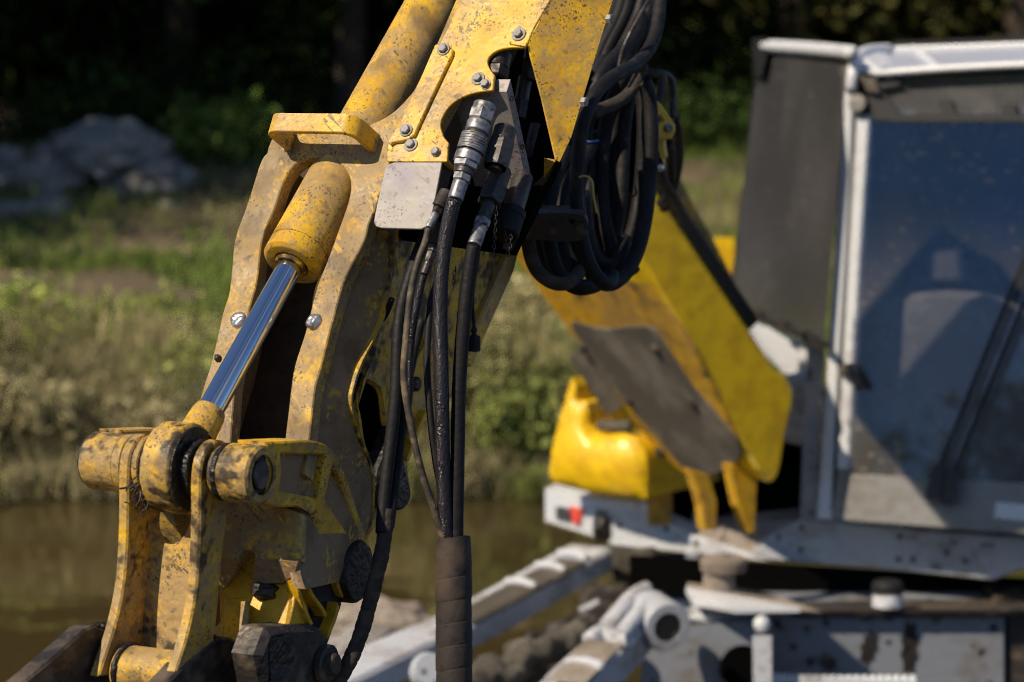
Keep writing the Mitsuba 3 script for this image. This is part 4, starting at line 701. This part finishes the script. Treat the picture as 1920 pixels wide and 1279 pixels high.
add(CH + '__top_plate', hull([P(1290, 1092, 8.0), P(1285, 1110, 7.95), P(1300, 1128, 7.8), P(1400, 1140, 7.7), P(1540, 1147, 7.75), P(1440, 1112, 8.1), P(1330, 1100, 8.15), P(1300, 1136, 7.82), P(1540, 1153, 7.76)]), 'sand_dust', label='sandy top plate of the chassis')
add(CH + '__top_plate', hull([P(1420, 1112, 8.5), P(1500, 1146, 7.88), P(1885, 1146, 7.88), P(1990, 1140, 7.88), P(1990, 1112, 8.5), P(1500, 1154, 7.89), P(1885, 1154, 7.89)]), 'dark_steel')  # dark second piece: shade on the right of the plate put into colour
add(CH + '__edge_bar', hull([P(1286, 1100, 7.9), P(1300, 1122, 7.75), P(1375, 1138, 7.6), P(1286, 1112, 7.9), P(1300, 1136, 7.75), P(1380, 1150, 7.6), P(1500, 1140, 7.62), P(1500, 1148, 7.62), P(1330, 1108, 7.95)]), 'white_clean')
add(CH + '__filler_cap', cat(lathe([(0, .055), (.075, .05)], P(1348, 1108, 7.95), [0, 0, 1], 20), lathe([(.07, 0), (.07, .075), (.10, .078), (.112, .07), (.112, 0)], P(1356, 1108, 7.95), [0, 0, 1], 24)), 'sand_dust', 30)
add(CH + '__stop_buffer', cat(lathe([(0, .05), (.045, .047), (.045, 0)], P(1664, 1136, 7.9), [0, 0, 1], 24)), 'white_paint', 30)
add(CH + '__stop_buffer__cap', lathe([(0, 0), (0, .052), (.03, .052), (.04, .042), (.042, 0)], P(1664, 1112, 7.9), [0, 0, 1], 24), 'black_plastic', 30)
for (x, y, rx, rz, sd) in ((1630, 1215, .030, .055, 3), (1706, 1215, .034, .075, 8), (1666, 1204, .010, .010, 5), (1520, 1241, .02, .014, 2), (1552, 1242, .03, .03, 6), (1549, 1168, .012, .012, 7), (1757, 1163, .014, .014, 9), (1840, 1222, .012, .016, 10), (1488, 1213, .012, .012, 11), (1665, 1159, .014, .012, 12)):
    g_ = np.linspace(0, 2 * np.pi, 28)[:-1]; rr = 1 + .35 * np.sin(g_ * 3 + sd) * np.cos(g_ * 5 + sd * 2); c_ = np.array(HC.to2(x, y))
    add(CH + '__oil_stain', slab(HC, c_ + np.stack([rx * rr * np.cos(g_), rz * rr * np.sin(g_)], 1), .003, -.002, [], .001), 'grease' if rx > .025 and sd != 6 else 'dark_steel')
for k_ in range(16):
    m = trimesh.creation.icosphere(2, .013); m.apply_translation(P(1487 + 15 * k_, 1273, 7.5)); add(CH + '__tread_knob', m, 'white_paint', True)
add(CH + '__tread', hull([P(x, y, d) for x, y in ((1446, 1262), (1480, 1274), (1720, 1278), (1720, 1330), (1446, 1330)) for d in (7.47, 7.55)]), 'white_paint')
add(CH + '__lever', hull([P(x, y, d) for x, y in ((1411, 1192), (1447, 1192), (1447, 1330), (1413, 1330)) for d in (7.38, 7.5)]), 'leg_paint', label='white upright post at the chassis corner')
m = trimesh.creation.icosphere(3, .026); m.apply_translation(P(1428, 1170, 7.42)); add(CH + '__lever__ball', m, 'white_paint', True)
add(CH + '__lever__neck', tube([P(1430, 1175, 7.43), P(1430, 1200, 7.43)], .022, 12, spline=False), 'dark_steel', True)
# dark machinery below the deck
for k_, (x0, x1, y0, y1, dd, mt) in enumerate(((1150, 1225, 1028, 1090, 8.6, 'mud_plate'), (1205, 1285, 1040, 1200, 8.7, 'chassis_shade_paint'), (1215, 1300, 1125, 1165, 8.4, 'grey_paint'), (1285, 1310, 1035, 1056, 8.5, 'grey_paint'), (1090, 1200, 1100, 1160, 9.0, 'dark_steel'))):
    add(CH + '__frame_member', rough(hull([P(x, y, d) for x in (x0, x1) for y in (y0, y1) for d in (dd, dd + .3)]), .02, 12, .05, k_), mt)
m = trimesh.creation.icosphere(3, 1.0); m.apply_scale([.13, .08, .032]); m.apply_translation(P(1352, 1152, 7.95)); add(CH + '__lug', m, 'grey_paint', True)
def beam(key, st, w, h, mt, lab=None, up=0.0):
    c = np.array([P(*q) for q in st]) + [0, 0, up]; t = np.gradient(c, axis=0); t[:, 2] = 0; t /= np.linalg.norm(t, axis=1, keepdims=True)
    nh = np.stack([t[:, 1], -t[:, 0], 0 * t[:, 0]], 1); nh = np.where(nh[:, :1] > 0, -nh, nh); rings = []
    for a, q in zip(c, nh):
        b = .012; rings.append([a + q * b, a - [0, 0, b], a - [0, 0, h], a - [0, 0, h] + q * w, a + q * w - [0, 0, b], a + q * (w - b)])
    return add(key, loft(np.array(rings)), mt, False, label=lab)
LG = E_ + '__leg'
e1 = [(1148, 1028, 8.5), (1052, 1082, 8.15), (962, 1133, 7.82), (885, 1172, 7.55), (812, 1203, 7.3), (735, 1240, 7.05), (604, 1306, 6.7)]
beam(LG, e1, .17, .075, 'leg_paint', 'long white stabiliser leg reaching to the lower left over the water')
ce = np.array([P(*q) for q in e1])
for t_ in (.22, .45, .74):
    a = ce[0] * (1 - t_) + ce[2] * t_
    side_ = unit([-.85, .5, 0]); add(LG + '__step', tube([a + side_ * .02 + [0, 0, .0], a + side_ * .06 + [0, 0, .014], a + side_ * .13 + [0, 0, .008]], .016, 10), 'leg_paint', True)
beam(LG + '__tread_strip', [(1100, 1055, 8.32), (1052, 1080, 8.15), (962, 1131, 7.82), (890, 1168, 7.56)], .12, .005, 'mud_plate', up=.006)
beam(LG, [(1236, 1142, 7.45), (1182, 1204, 7.25), (1114, 1268, 7.03), (1062, 1330, 6.85)], .15, .10, 'grey_paint', 'near grey leg with a round pivot at its upper end')
add(LG + '_001__pivot_boss', lathe([(-.12, 0), (-.12, .078), (.02, .078), (.03, .072), (.03, .046), (.022, .044), (.022, 0)], P(1245, 1172, 7.38), unit([.35, -.93, -.05]), 40), 'grey_paint', 30)
add(LG + '_001__pivot_pin', cat(lathe([(.0225, .044), (.028, .043), (.028, .036), (.024, .034)], P(1245, 1172, 7.38), unit([.35, -.93, -.05]), 32), lathe([(.024, .036), (.026, .034), (.026, 0)], P(1245, 1172, 7.38), unit([.35, -.93, -.05]), 32)), 'black_plastic', 30)
for (pts, r) in (([(1135, 1178, 7.35), (1160, 1150, 7.4), (1190, 1118, 7.5), (1215, 1105, 7.55)], .032), ([(1165, 1190, 7.28), (1190, 1160, 7.34), (1215, 1135, 7.42), (1240, 1125, 7.46)], .03), ([(1105, 1200, 7.25), (1135, 1185, 7.3), (1150, 1195, 7.26), (1180, 1200, 7.2)], .028), ([(1060, 1245, 7.06), (1090, 1240, 7.06), (1130, 1252, 7.0)], .018)):
    add(LG + '_001__bracket', tube([P(*p) for p in pts], r * .85, 12), 'leg_paint', True)
add(LG + '_001__mud_strip', loft(np.array([[P(1100, 1196, 7.17), P(1168, 1206, 7.12), P(1168, 1209, 7.12), P(1100, 1199, 7.17)], [P(1028, 1272, 6.98), P(1098, 1280, 6.94), P(1098, 1284, 6.94), P(1028, 1276, 6.98)]])), 'sand_dust')
add(LG + '_001__cylinder', cat(tube([P(1195, 1135, 7.9), P(1080, 1200, 7.6), P(880, 1290, 7.2)], .04, 16, spline=False)), 'mud_plate', 40)
add(LG + '_001__dirt', rough(tube([P(1090, 1195, 7.55), P(1010, 1225, 7.4), P(930, 1260, 7.25), P(880, 1285, 7.2)], .05, 14, 8), .045, 14, .03), 'mud_plate', True)
for k_ in range(12):
    x = rng.uniform(890, 1110); y = 1270 - (x - 890) * .42 + rng.uniform(-25, 40); m = rough(trimesh.creation.icosphere(2, rng.uniform(.02, .05)), .03, 18, seed=40 + k_); m.apply_translation(P(x, y, 7.6)); add(LG + '_001__dirt', m, 'mud_plate' if k_ % 2 else 'dark_steel', True)
add(LG + '_001__frame', hull([P(x, y, d) for x, y in ((1110, 1130), (1200, 1120), (1180, 1200), (900, 1330), (860, 1270)) for d in (7.85, 8.0)]), 'dark_steel')
add(LG + '_001__shackle', lathe([(0, 0), (0, .05), (.04, .055), (.08, .045), (.08, 0)], P(800, 1262, 6.75), unit([.2, -.9, .35]), 24), 'grey_paint', 30)
add(LG + '_001__slot_bar', hull([P(x, y, d) for x, y in ((1084, 1140), (1120, 1122), (1124, 1130), (1090, 1150)) for d in (7.7, 7.75)]), 'white_clean')
tag(E_, 'yellow walking excavator with white cab, slotted stick and looped black hoses beside a river', 'excavator')

# ================================================================== the place
def ground_z(x, y):
    bank = 16.25 + 1.1 * (meshkit.fbm(np.stack([x * .45, 0 * x, 0 * x], -1), 3, 5) - .5) + .5 * (meshkit.noise(np.stack([x * .9, 0 * x, 0 * x], -1), 9) - .5)
    t = np.clip((y - bank) / 1.6, -1, 1.0)
    far = -.5 + .0 * y + np.where(t > 0, .5 + .75 * np.maximum(t, 0) ** .7, .5 * (t + 0)) + np.clip((y - bank - 1.6) / 9, 0, 1) * .45 + np.clip((y - 24.5) / 3.5, 0, 1) * .5 + np.clip((y - 27) / 12, 0, 1) * .8
    near = np.clip((2.6 - y) / 2.0, 0, 1); near = near * near * (3 - 2 * near) * 1.9
    h = np.maximum(far, -.5) + near + .12 * (meshkit.fbm(np.stack([x * .6, y * .6, 0 * x], -1), 4, 2) - .5) * np.clip(np.abs(t), .3, 1) 
    return h
gx = np.r_[np.linspace(-90, -14, 20)[:-1], np.linspace(-14, 14, 150), np.linspace(14, 90, 20)[1:]]; gy = np.r_[np.linspace(-90, -4, 24)[:-1], np.linspace(-4, 14, 40)[:-1], np.linspace(14, 30, 120)[:-1], np.linspace(30, 120, 30)]
X_, Y_ = np.meshgrid(gx, gy); Z_ = ground_z(X_, Y_); nx_, ny_ = len(gx), len(gy)
ii, jj = np.meshgrid(np.arange(ny_ - 1), np.arange(nx_ - 1), indexing='ij'); i0 = ii * nx_ + jj
qd = np.stack([i0, i0 + 1, i0 + nx_ + 1, i0 + nx_], -1).reshape(-1, 4)
add('ground', (np.stack([X_, Y_, Z_], -1).reshape(-1, 3), qd), 'soil', True, label='brown river bank and meadow ground behind the machine', kind='structure')
add('river', trimesh.Trimesh([[-90, -2, 0], [90, -2, 0], [90, 20, 0], [-90, 20, 0]], [[0, 1, 2], [0, 2, 3]], process=False), 'river_water', label='calm brown river behind the arm', kind='structure')
def blades(pts, h, w, cols, lean=.5, r=None, jit=.25):
    r = r or rng; n = len(pts); a = r.uniform(0, 2 * np.pi, n); d = np.stack([np.cos(a), np.sin(a), 0 * a], 1); s = np.stack([-np.sin(a), np.cos(a), 0 * a], 1)
    h = h * r.uniform(.6, 1.3, n); ln = r.normal(0, lean, n); b = r.uniform(0, 2 * np.pi, n); e = np.stack([np.cos(b), np.sin(b), 0 * b], 1)
    m1 = pts + np.array([0, 0, 1.0]) * (h * .6)[:, None] + e * (ln * h * .3)[:, None]; tp = pts + np.array([0, 0, 1.0]) * (h * (1 - .35 * np.abs(np.tanh(ln))))[:, None] + e * (ln * h * .9)[:, None]
    w_ = (w * r.uniform(.6, 1.4, n))[:, None]
    vv = np.stack([pts - s * w_, pts + s * w_, m1 + s * w_ * .8, m1 - s * w_ * .8, tp], 1).reshape(-1, 3)
    k = np.arange(n)[:, None] * 5; f = np.vstack([k + [0, 1, 2], k + [0, 2, 3], k + [3, 2, 4]])
    c = np.clip(cols * (1 + jit * r.normal(size=(n, 1))), .004, .9); c = np.repeat(c, 5, 0); return vv, f, c
def leaves(pts, size, cols, r=None, jit=.3):
    r = r or rng; n = len(pts); a, b = r.normal(size=(n, 3)), r.normal(size=(n, 3)); a /= np.linalg.norm(a, axis=1, keepdims=True); b -= (a * b).sum(1, keepdims=True) * a; b /= np.linalg.norm(b, axis=1, keepdims=True)
    s = (size * r.uniform(.5, 1.4, n))[:, None]
    vv = np.stack([pts - a * s, pts + b * s * .5, pts + a * s, pts - b * s * .5], 1).reshape(-1, 3); k = np.arange(n)[:, None] * 4
    c = np.clip(cols * (1 + jit * r.normal(size=(n, 1))), .003, .9); return vv, np.vstack([k + [0, 1, 2], k + [0, 2, 3]]), np.repeat(c, 4, 0)
def addv(key, parts, mt, **kw):
    vs, fs, cs, o = [], [], [], 0
    for v_, f_, c_ in parts: vs.append(v_); fs.append(f_ + o); cs.append(c_); o += len(v_)
    return add(key, trimesh.Trimesh(np.vstack(vs), np.vstack(fs), process=False), mt, False, color=np.vstack(cs), **kw)
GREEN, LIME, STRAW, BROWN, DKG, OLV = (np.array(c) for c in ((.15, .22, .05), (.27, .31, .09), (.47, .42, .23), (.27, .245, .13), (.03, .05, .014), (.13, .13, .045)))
# meadow: clumps chosen by noise, density falling with distance
def meadow(n, x0, x1, y0, y1, h, seed, dry):
    r = np.random.default_rng(seed); x, y = r.uniform(x0, x1, n), r.uniform(y0, y1, n); z = ground_z(x, y)
    k = meshkit.fbm(np.stack([x * .55, y * .55, 0 * x], -1), 3, seed); m = meshkit.fbm(np.stack([x * .9 + 7, y * .6, 0 * x], -1), 3, seed + 1)
    ok = (z > .06) & (k > .30); x, y, z, k, m = x[ok], y[ok], z[ok], k[ok], m[ok]
    t = np.clip((m - .5 + dry(x, y)) * 4 + .5, 0, 1)[:, None]; u = np.clip((k - .45) * 4, 0, 1)[:, None]
    col = (GREEN * (1 - u) + LIME * u) * (1 - t) + (BROWN * (1 - u) + STRAW * u) * t
    return blades(np.stack([x, y, z - .02], 1), h * (.55 + .9 * k), .010, col, .55, r)
addv('meadow_grass', [meadow(30000, -8, 8, 17.2, 23, .20, 11, lambda x, y: -.36 + .36 * np.clip((x + .8) / 2, 0, 1)), meadow(16000, -9, 9, 22.5, 30, .22, 12, lambda x, y: -.17), meadow(9000, 1.2, 9, 23, 30, .2, 13, lambda x, y: -.2)], 'grass', label='mixed green and dry meadow grass on the far bank', kind='stuff')
addv('bank_grass', [meadow(28000, -7.5, 7.5, 15.9, 18.2, .34, 21, lambda x, y: .10 - .20 * np.clip((x + .2) / .8, 0, 1) + .14 * (y < 16.8))], 'grass', label='dry brown grass hanging over the water edge', kind='stuff')
# ragged pale tufts along the water line
r = np.random.default_rng(3)
for k_ in range(34):
    x = -5.2 + k_ * .31 + r.uniform(-.1, .1); y = 16.15 + r.uniform(-.35, .35); n = 150; q = np.stack([x + r.normal(0, .11, n), y + r.normal(0, .08, n), np.zeros(n)], 1); q[:, 2] = np.maximum(ground_z(q[:, 0], q[:, 1]), .0) + .02
    g_ = r.uniform(); col = (STRAW * .75 if g_ < .45 else LIME * .8 if g_ < .75 else BROWN)
    addv('grass_tuft', [blades(q, .30 * r.uniform(.6, 1.2), .009, np.tile(col, (n, 1)), .9, r)], 'grass', label='ragged tuft of reed grass on the water edge of the far bank', category='grass tuft', group='grass tufts along the far water edge')
# shrubs on the bank
def shrub(x, y, rx, rz, n, col, seed, size=.045):
    r = np.random.default_rng(seed); c = r.normal(size=(9, 3)) * [rx * .45, rx * .4, rz * .28]; i = r.integers(0, 9, n); q = c[i] + r.normal(size=(n, 3)) * [rx * .26, rx * .24, rz * .2]
    q[:, 2] = np.abs(q[:, 2] + rz * .35); q += [x, y, max(float(ground_z(np.array([x]), np.array([y]))[0]), 0)]
    cl = col * (1 + .6 * (r.uniform(size=(9, 1)) - .5))[i]; return leaves(q, size, cl, r)
def stems(x, y, rx, rz, n, seed):
    r = np.random.default_rng(seed); z0 = max(float(ground_z(np.array([x]), np.array([y]))[0]), 0); ms = []
    for _ in range(n):
        a = np.array([x, y, z0 - .05]); b = a + np.array([r.normal() * rx * .5, r.normal() * rx * .4, rz * r.uniform(.5, .9)]); ms.append(tube([a, (a + b) / 2 + r.normal(size=3) * .04, b], [.012, .008, .004], 5, 3))
    return cat(*ms)
PALE = (LIME + STRAW) / 2
SH_ = [(-.30, 16.5, .36, .55, PALE, 'pale green leafy shrub on the bank left of the hanging sleeve'), (.06, 16.2, .34, .50, LIME * .9, 'mid green shrub behind the hanging hoses at the water edge'), (.42, 16.6, .40, .62, PALE, 'light green shrub on the bank just left of the yellow engine hood'), (-.02, 17.9, .5, .42, STRAW, 'dry pinkish brown bush on top of the bank between hoses and boom'),
       (-2.2, 17.3, .6, .40, LIME * 1.3, 'bright green low bush on the bank behind the chrome rod'), (-2.9, 17.9, .7, .36, LIME * 1.25, 'fresh green clump on the bank left of the stick'), (-3.6, 16.5, .6, .42, BROWN * 1.2, 'dry brown bush above the water at the left edge'), (-2.6, 16.4, .6, .42, STRAW * .8, 'straw coloured bush above the linkage pin'), (.85, 17.3, .4, .6, PALE * .8, 'olive bush behind the yellow hood'), (-4.0, 17.8, .8, .36, LIME * 1.2, 'green clump at the far left of the bank')]
for i, (x, y, rx, rz, col, lab) in enumerate(SH_):
    y += .45
    k = addv('shrub', [], 'leaf') if False else None
    key = 'shrub' if i == 0 else f'shrub_{i:03d}'
    used['shrub'] = i + 1; add(key + '__stems', stems(x, y, rx, rz, 9, 50 + i), 'bark', True)
    addv(key + '__foliage', [shrub(x, y, rx, rz, 1700, col, 60 + i)], 'leaf'); tag(key, lab, 'bush', 'bushes on the far bank')
# rock heap and single stones in front of the forest
def stone(key, x, y, s, sc, seed, **kw):
    m = rough(trimesh.creation.icosphere(3, s), s * .7, 1.5 / s, seed=seed); m.vertices = m.vertices * sc; m.apply_translation([x, y, kw.pop('z')]); return add(key, m, 'rock', 25, **kw)
def rockpos(px, py, d): return P(px, py, d)
heap = [((215, 300, 27.4), .50, (1.5, .8, .85), 'largest grey boulder of the heap at the forest edge'), ((140, 312, 27.5), .40, (1.3, .8, 1.0), 'grey boulder left of the largest one in the heap'), ((285, 330, 26.9), .36, (1.4, .8, .7), 'low grey boulder at the right end of the heap'), ((180, 290, 28.2), .42, (1.5, .8, 1.0), 'grey boulder on top at the back of the heap'), ((240, 345, 26.6), .24, (1.4, .8, .7), 'small grey boulder in front of the heap'), ((65, 325, 26.4), .20, (1, .8, .9), 'small pale stone left of the grey heap'), ((105, 335, 26.2), .20, (1.2, .8, .7), 'small pale stone in front of the grey heap'), ((5, 305, 26.6), .26, (1, .8, .9), 'pale stone at the left edge of the picture'), ((90, 385, 25.6), .20, (1.2, .8, .7), 'flat stone in the grass below the grey heap'), ((30, 390, 25.4), .16, (1.3, .8, .6), 'flat stone at the left edge below the heap'), ((385, 305, 28.0), .25, (1, .9, 1.1), 'dim round stone right of the heap near the stick'), ((320, 395, 26.0), .15, (1.2, .8, .7), 'small dim stone in the brown grass')]
rq = np.random.default_rng(77)
for _ in range(22):
    px, sz = rq.uniform(80, 330), rq.uniform(.12, .30); heap.append(((px, 330 - (1 - abs(px - 200) / 140) * rq.uniform(0, 95), 26.6 + rq.uniform(-.2, 1.0)), sz, (rq.uniform(1, 1.6), .8, rq.uniform(.5, .9)), 'small grey stone of the rubble heap at the forest edge'))
for i, (pp, s, sc, lab) in enumerate(heap):
    x, y, z = rockpos(*pp); z = max(z - .25 * s, float(ground_z(np.array([x]), np.array([y]))[0]) - .2 * s); stone('boulder', x, y, s, sc, 80 + i, z=z, label=lab, category='boulder', group='boulders at the forest edge')
for i, (px, py, d, s, lab) in enumerate(((655, 1175, 9.6, .16, 'beige rock in the river below the stick tip'), (715, 1190, 9.3, .17, 'wet beige rock in the river left of the sleeve'), (690, 1215, 9.0, .12, 'dark rock in the river beside the white leg'))):
    p = P(px, py, d); m = rough(trimesh.creation.icosphere(4, s), s * .4, 1.8 / s, seed=95 + i); m.vertices *= [1.2, .9, .75]; m.apply_translation([p[0], p[1], p[2]]); add('river_rock', m, 'sand_dust' if i < 2 else 'rock', 50, label=lab, category='rock', group='rocks in the river')
# forest
def tree(i, x, y, ht, cr, seed, n, low, col, lab, grp, size=.09):
    r = np.random.default_rng(seed); z0 = float(ground_z(np.array([x]), np.array([y]))[0]); key = 'forest_tree' if i == 0 else f'forest_tree_{i:03d}'
    top = np.array([x + r.normal() * .4, y + r.normal() * .4, z0 + ht]); a = np.array([x, y, z0 - .2]); ms = [tube([a, a * .6 + top * .4 + r.normal(size=3) * .15, top], [.22, .14, .03], 9, 6)]
    cs = []
    for _ in range(34):
        t = r.uniform(low, 1.0); b = a * (1 - t) + top * t; ang = r.uniform(0, 2 * np.pi); L = cr * (1 - .6 * abs(t - low - .25)) * r.uniform(.4, 1); e = b + np.array([math.cos(ang) * L, math.sin(ang) * L, r.uniform(-.6, .5)]); cs.append(e); cs.append(b * .45 + e * .55)
        if len(ms) < 16: ms.append(tube([b, (b + e) / 2 + [0, 0, .15], e], [.05, .03, .012], 5, 3))
    add(key + '__trunk', cat(*ms), 'bark', True); cs = np.array(cs); j = r.integers(0, len(cs), n); q = cs[j] + r.normal(size=(n, 3)) * [.48, .48, .36]; q[:, 2] = np.maximum(q[:, 2], z0 + .1)
    addv(key + '__crown', [leaves(q, size, col * (1 + .7 * (r.uniform(size=(len(cs), 1)) - .5))[j], r)], 'leaf'); tag(key, lab, 'tree', grp)
rt = np.random.default_rng(17); ti = 0
for row, (yy, nn, low) in enumerate(((29.5, 8, .22), (32.5, 9, .12), (36.5, 9, .05), (41, 9, .02))):
    for k_ in range(nn):
        x = -10.5 + 21 * (k_ + .5) / nn + rt.uniform(-.7, .7); y = yy + rt.uniform(-.8, .8)
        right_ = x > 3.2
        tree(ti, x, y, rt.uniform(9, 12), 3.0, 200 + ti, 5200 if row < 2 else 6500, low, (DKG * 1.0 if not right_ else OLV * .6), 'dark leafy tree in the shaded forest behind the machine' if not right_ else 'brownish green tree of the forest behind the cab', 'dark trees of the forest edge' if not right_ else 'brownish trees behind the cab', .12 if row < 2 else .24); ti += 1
for i, (px, py, d, rx, rz, col, lab) in enumerate(((120, 250, 28.5, .9, 1.0, DKG * 1.5, 'dark shrub behind the boulder heap'), (330, 260, 29, 1.0, 1.2, DKG * 1.3, 'dark shrub between heap and stick'), (440, 330, 28, .7, .7, GREEN, 'dim green shrub beside the slotted stick'), (1300, 330, 29, 1.0, .9, DKG * 1.8, 'dark green shrub in the gap between boom and cab'), (600, 150, 29.5, 1.2, 1.6, DKG * 1.4, 'dark shrub left of the bucket cylinder'), (1330, 250, 30.5, 1.2, 1.6, DKG, 'very dark shrub at the forest edge above the boom'))):
    p = P(px, py, d); key = f'forest_shrub' if i == 0 else f'forest_shrub_{i:03d}'; used['forest_shrub'] = i + 1
    add(key + '__stems', stems(p[0], p[1], rx, rz, 8, 150 + i), 'bark', True); addv(key + '__foliage', [shrub(p[0], p[1], rx, rz, 1800, col, 160 + i, .07)], 'leaf'); tag(key, lab, 'bush', 'shrubs at the forest edge')
# trees on the photographer's side, mirrored in the windscreen
for k_ in range(7):
    tree(ti, -34 + 6.5 * k_ + rt.uniform(-1, 1), -28 + rt.uniform(-2, 2), rt.uniform(4.5, 6), 2.6, 300 + k_, 2500, .15, GREEN, 'tree on the near bank mirrored in the windscreen', 'trees behind the viewpoint', .22); ti += 1
for k_, (x, y, h_) in enumerate(((-9.6, 23.0, 11), (-8.8, 26.2, 12), (-12.0, 24.5, 11), (-11.5, 28.0, 12))):
    tree(ti, x, y, h_, 3.2, 400 + k_, 3500, .2, DKG * 1.5, 'tree left of the view that shades the boulder heap', 'trees left of the view', .16); ti += 1
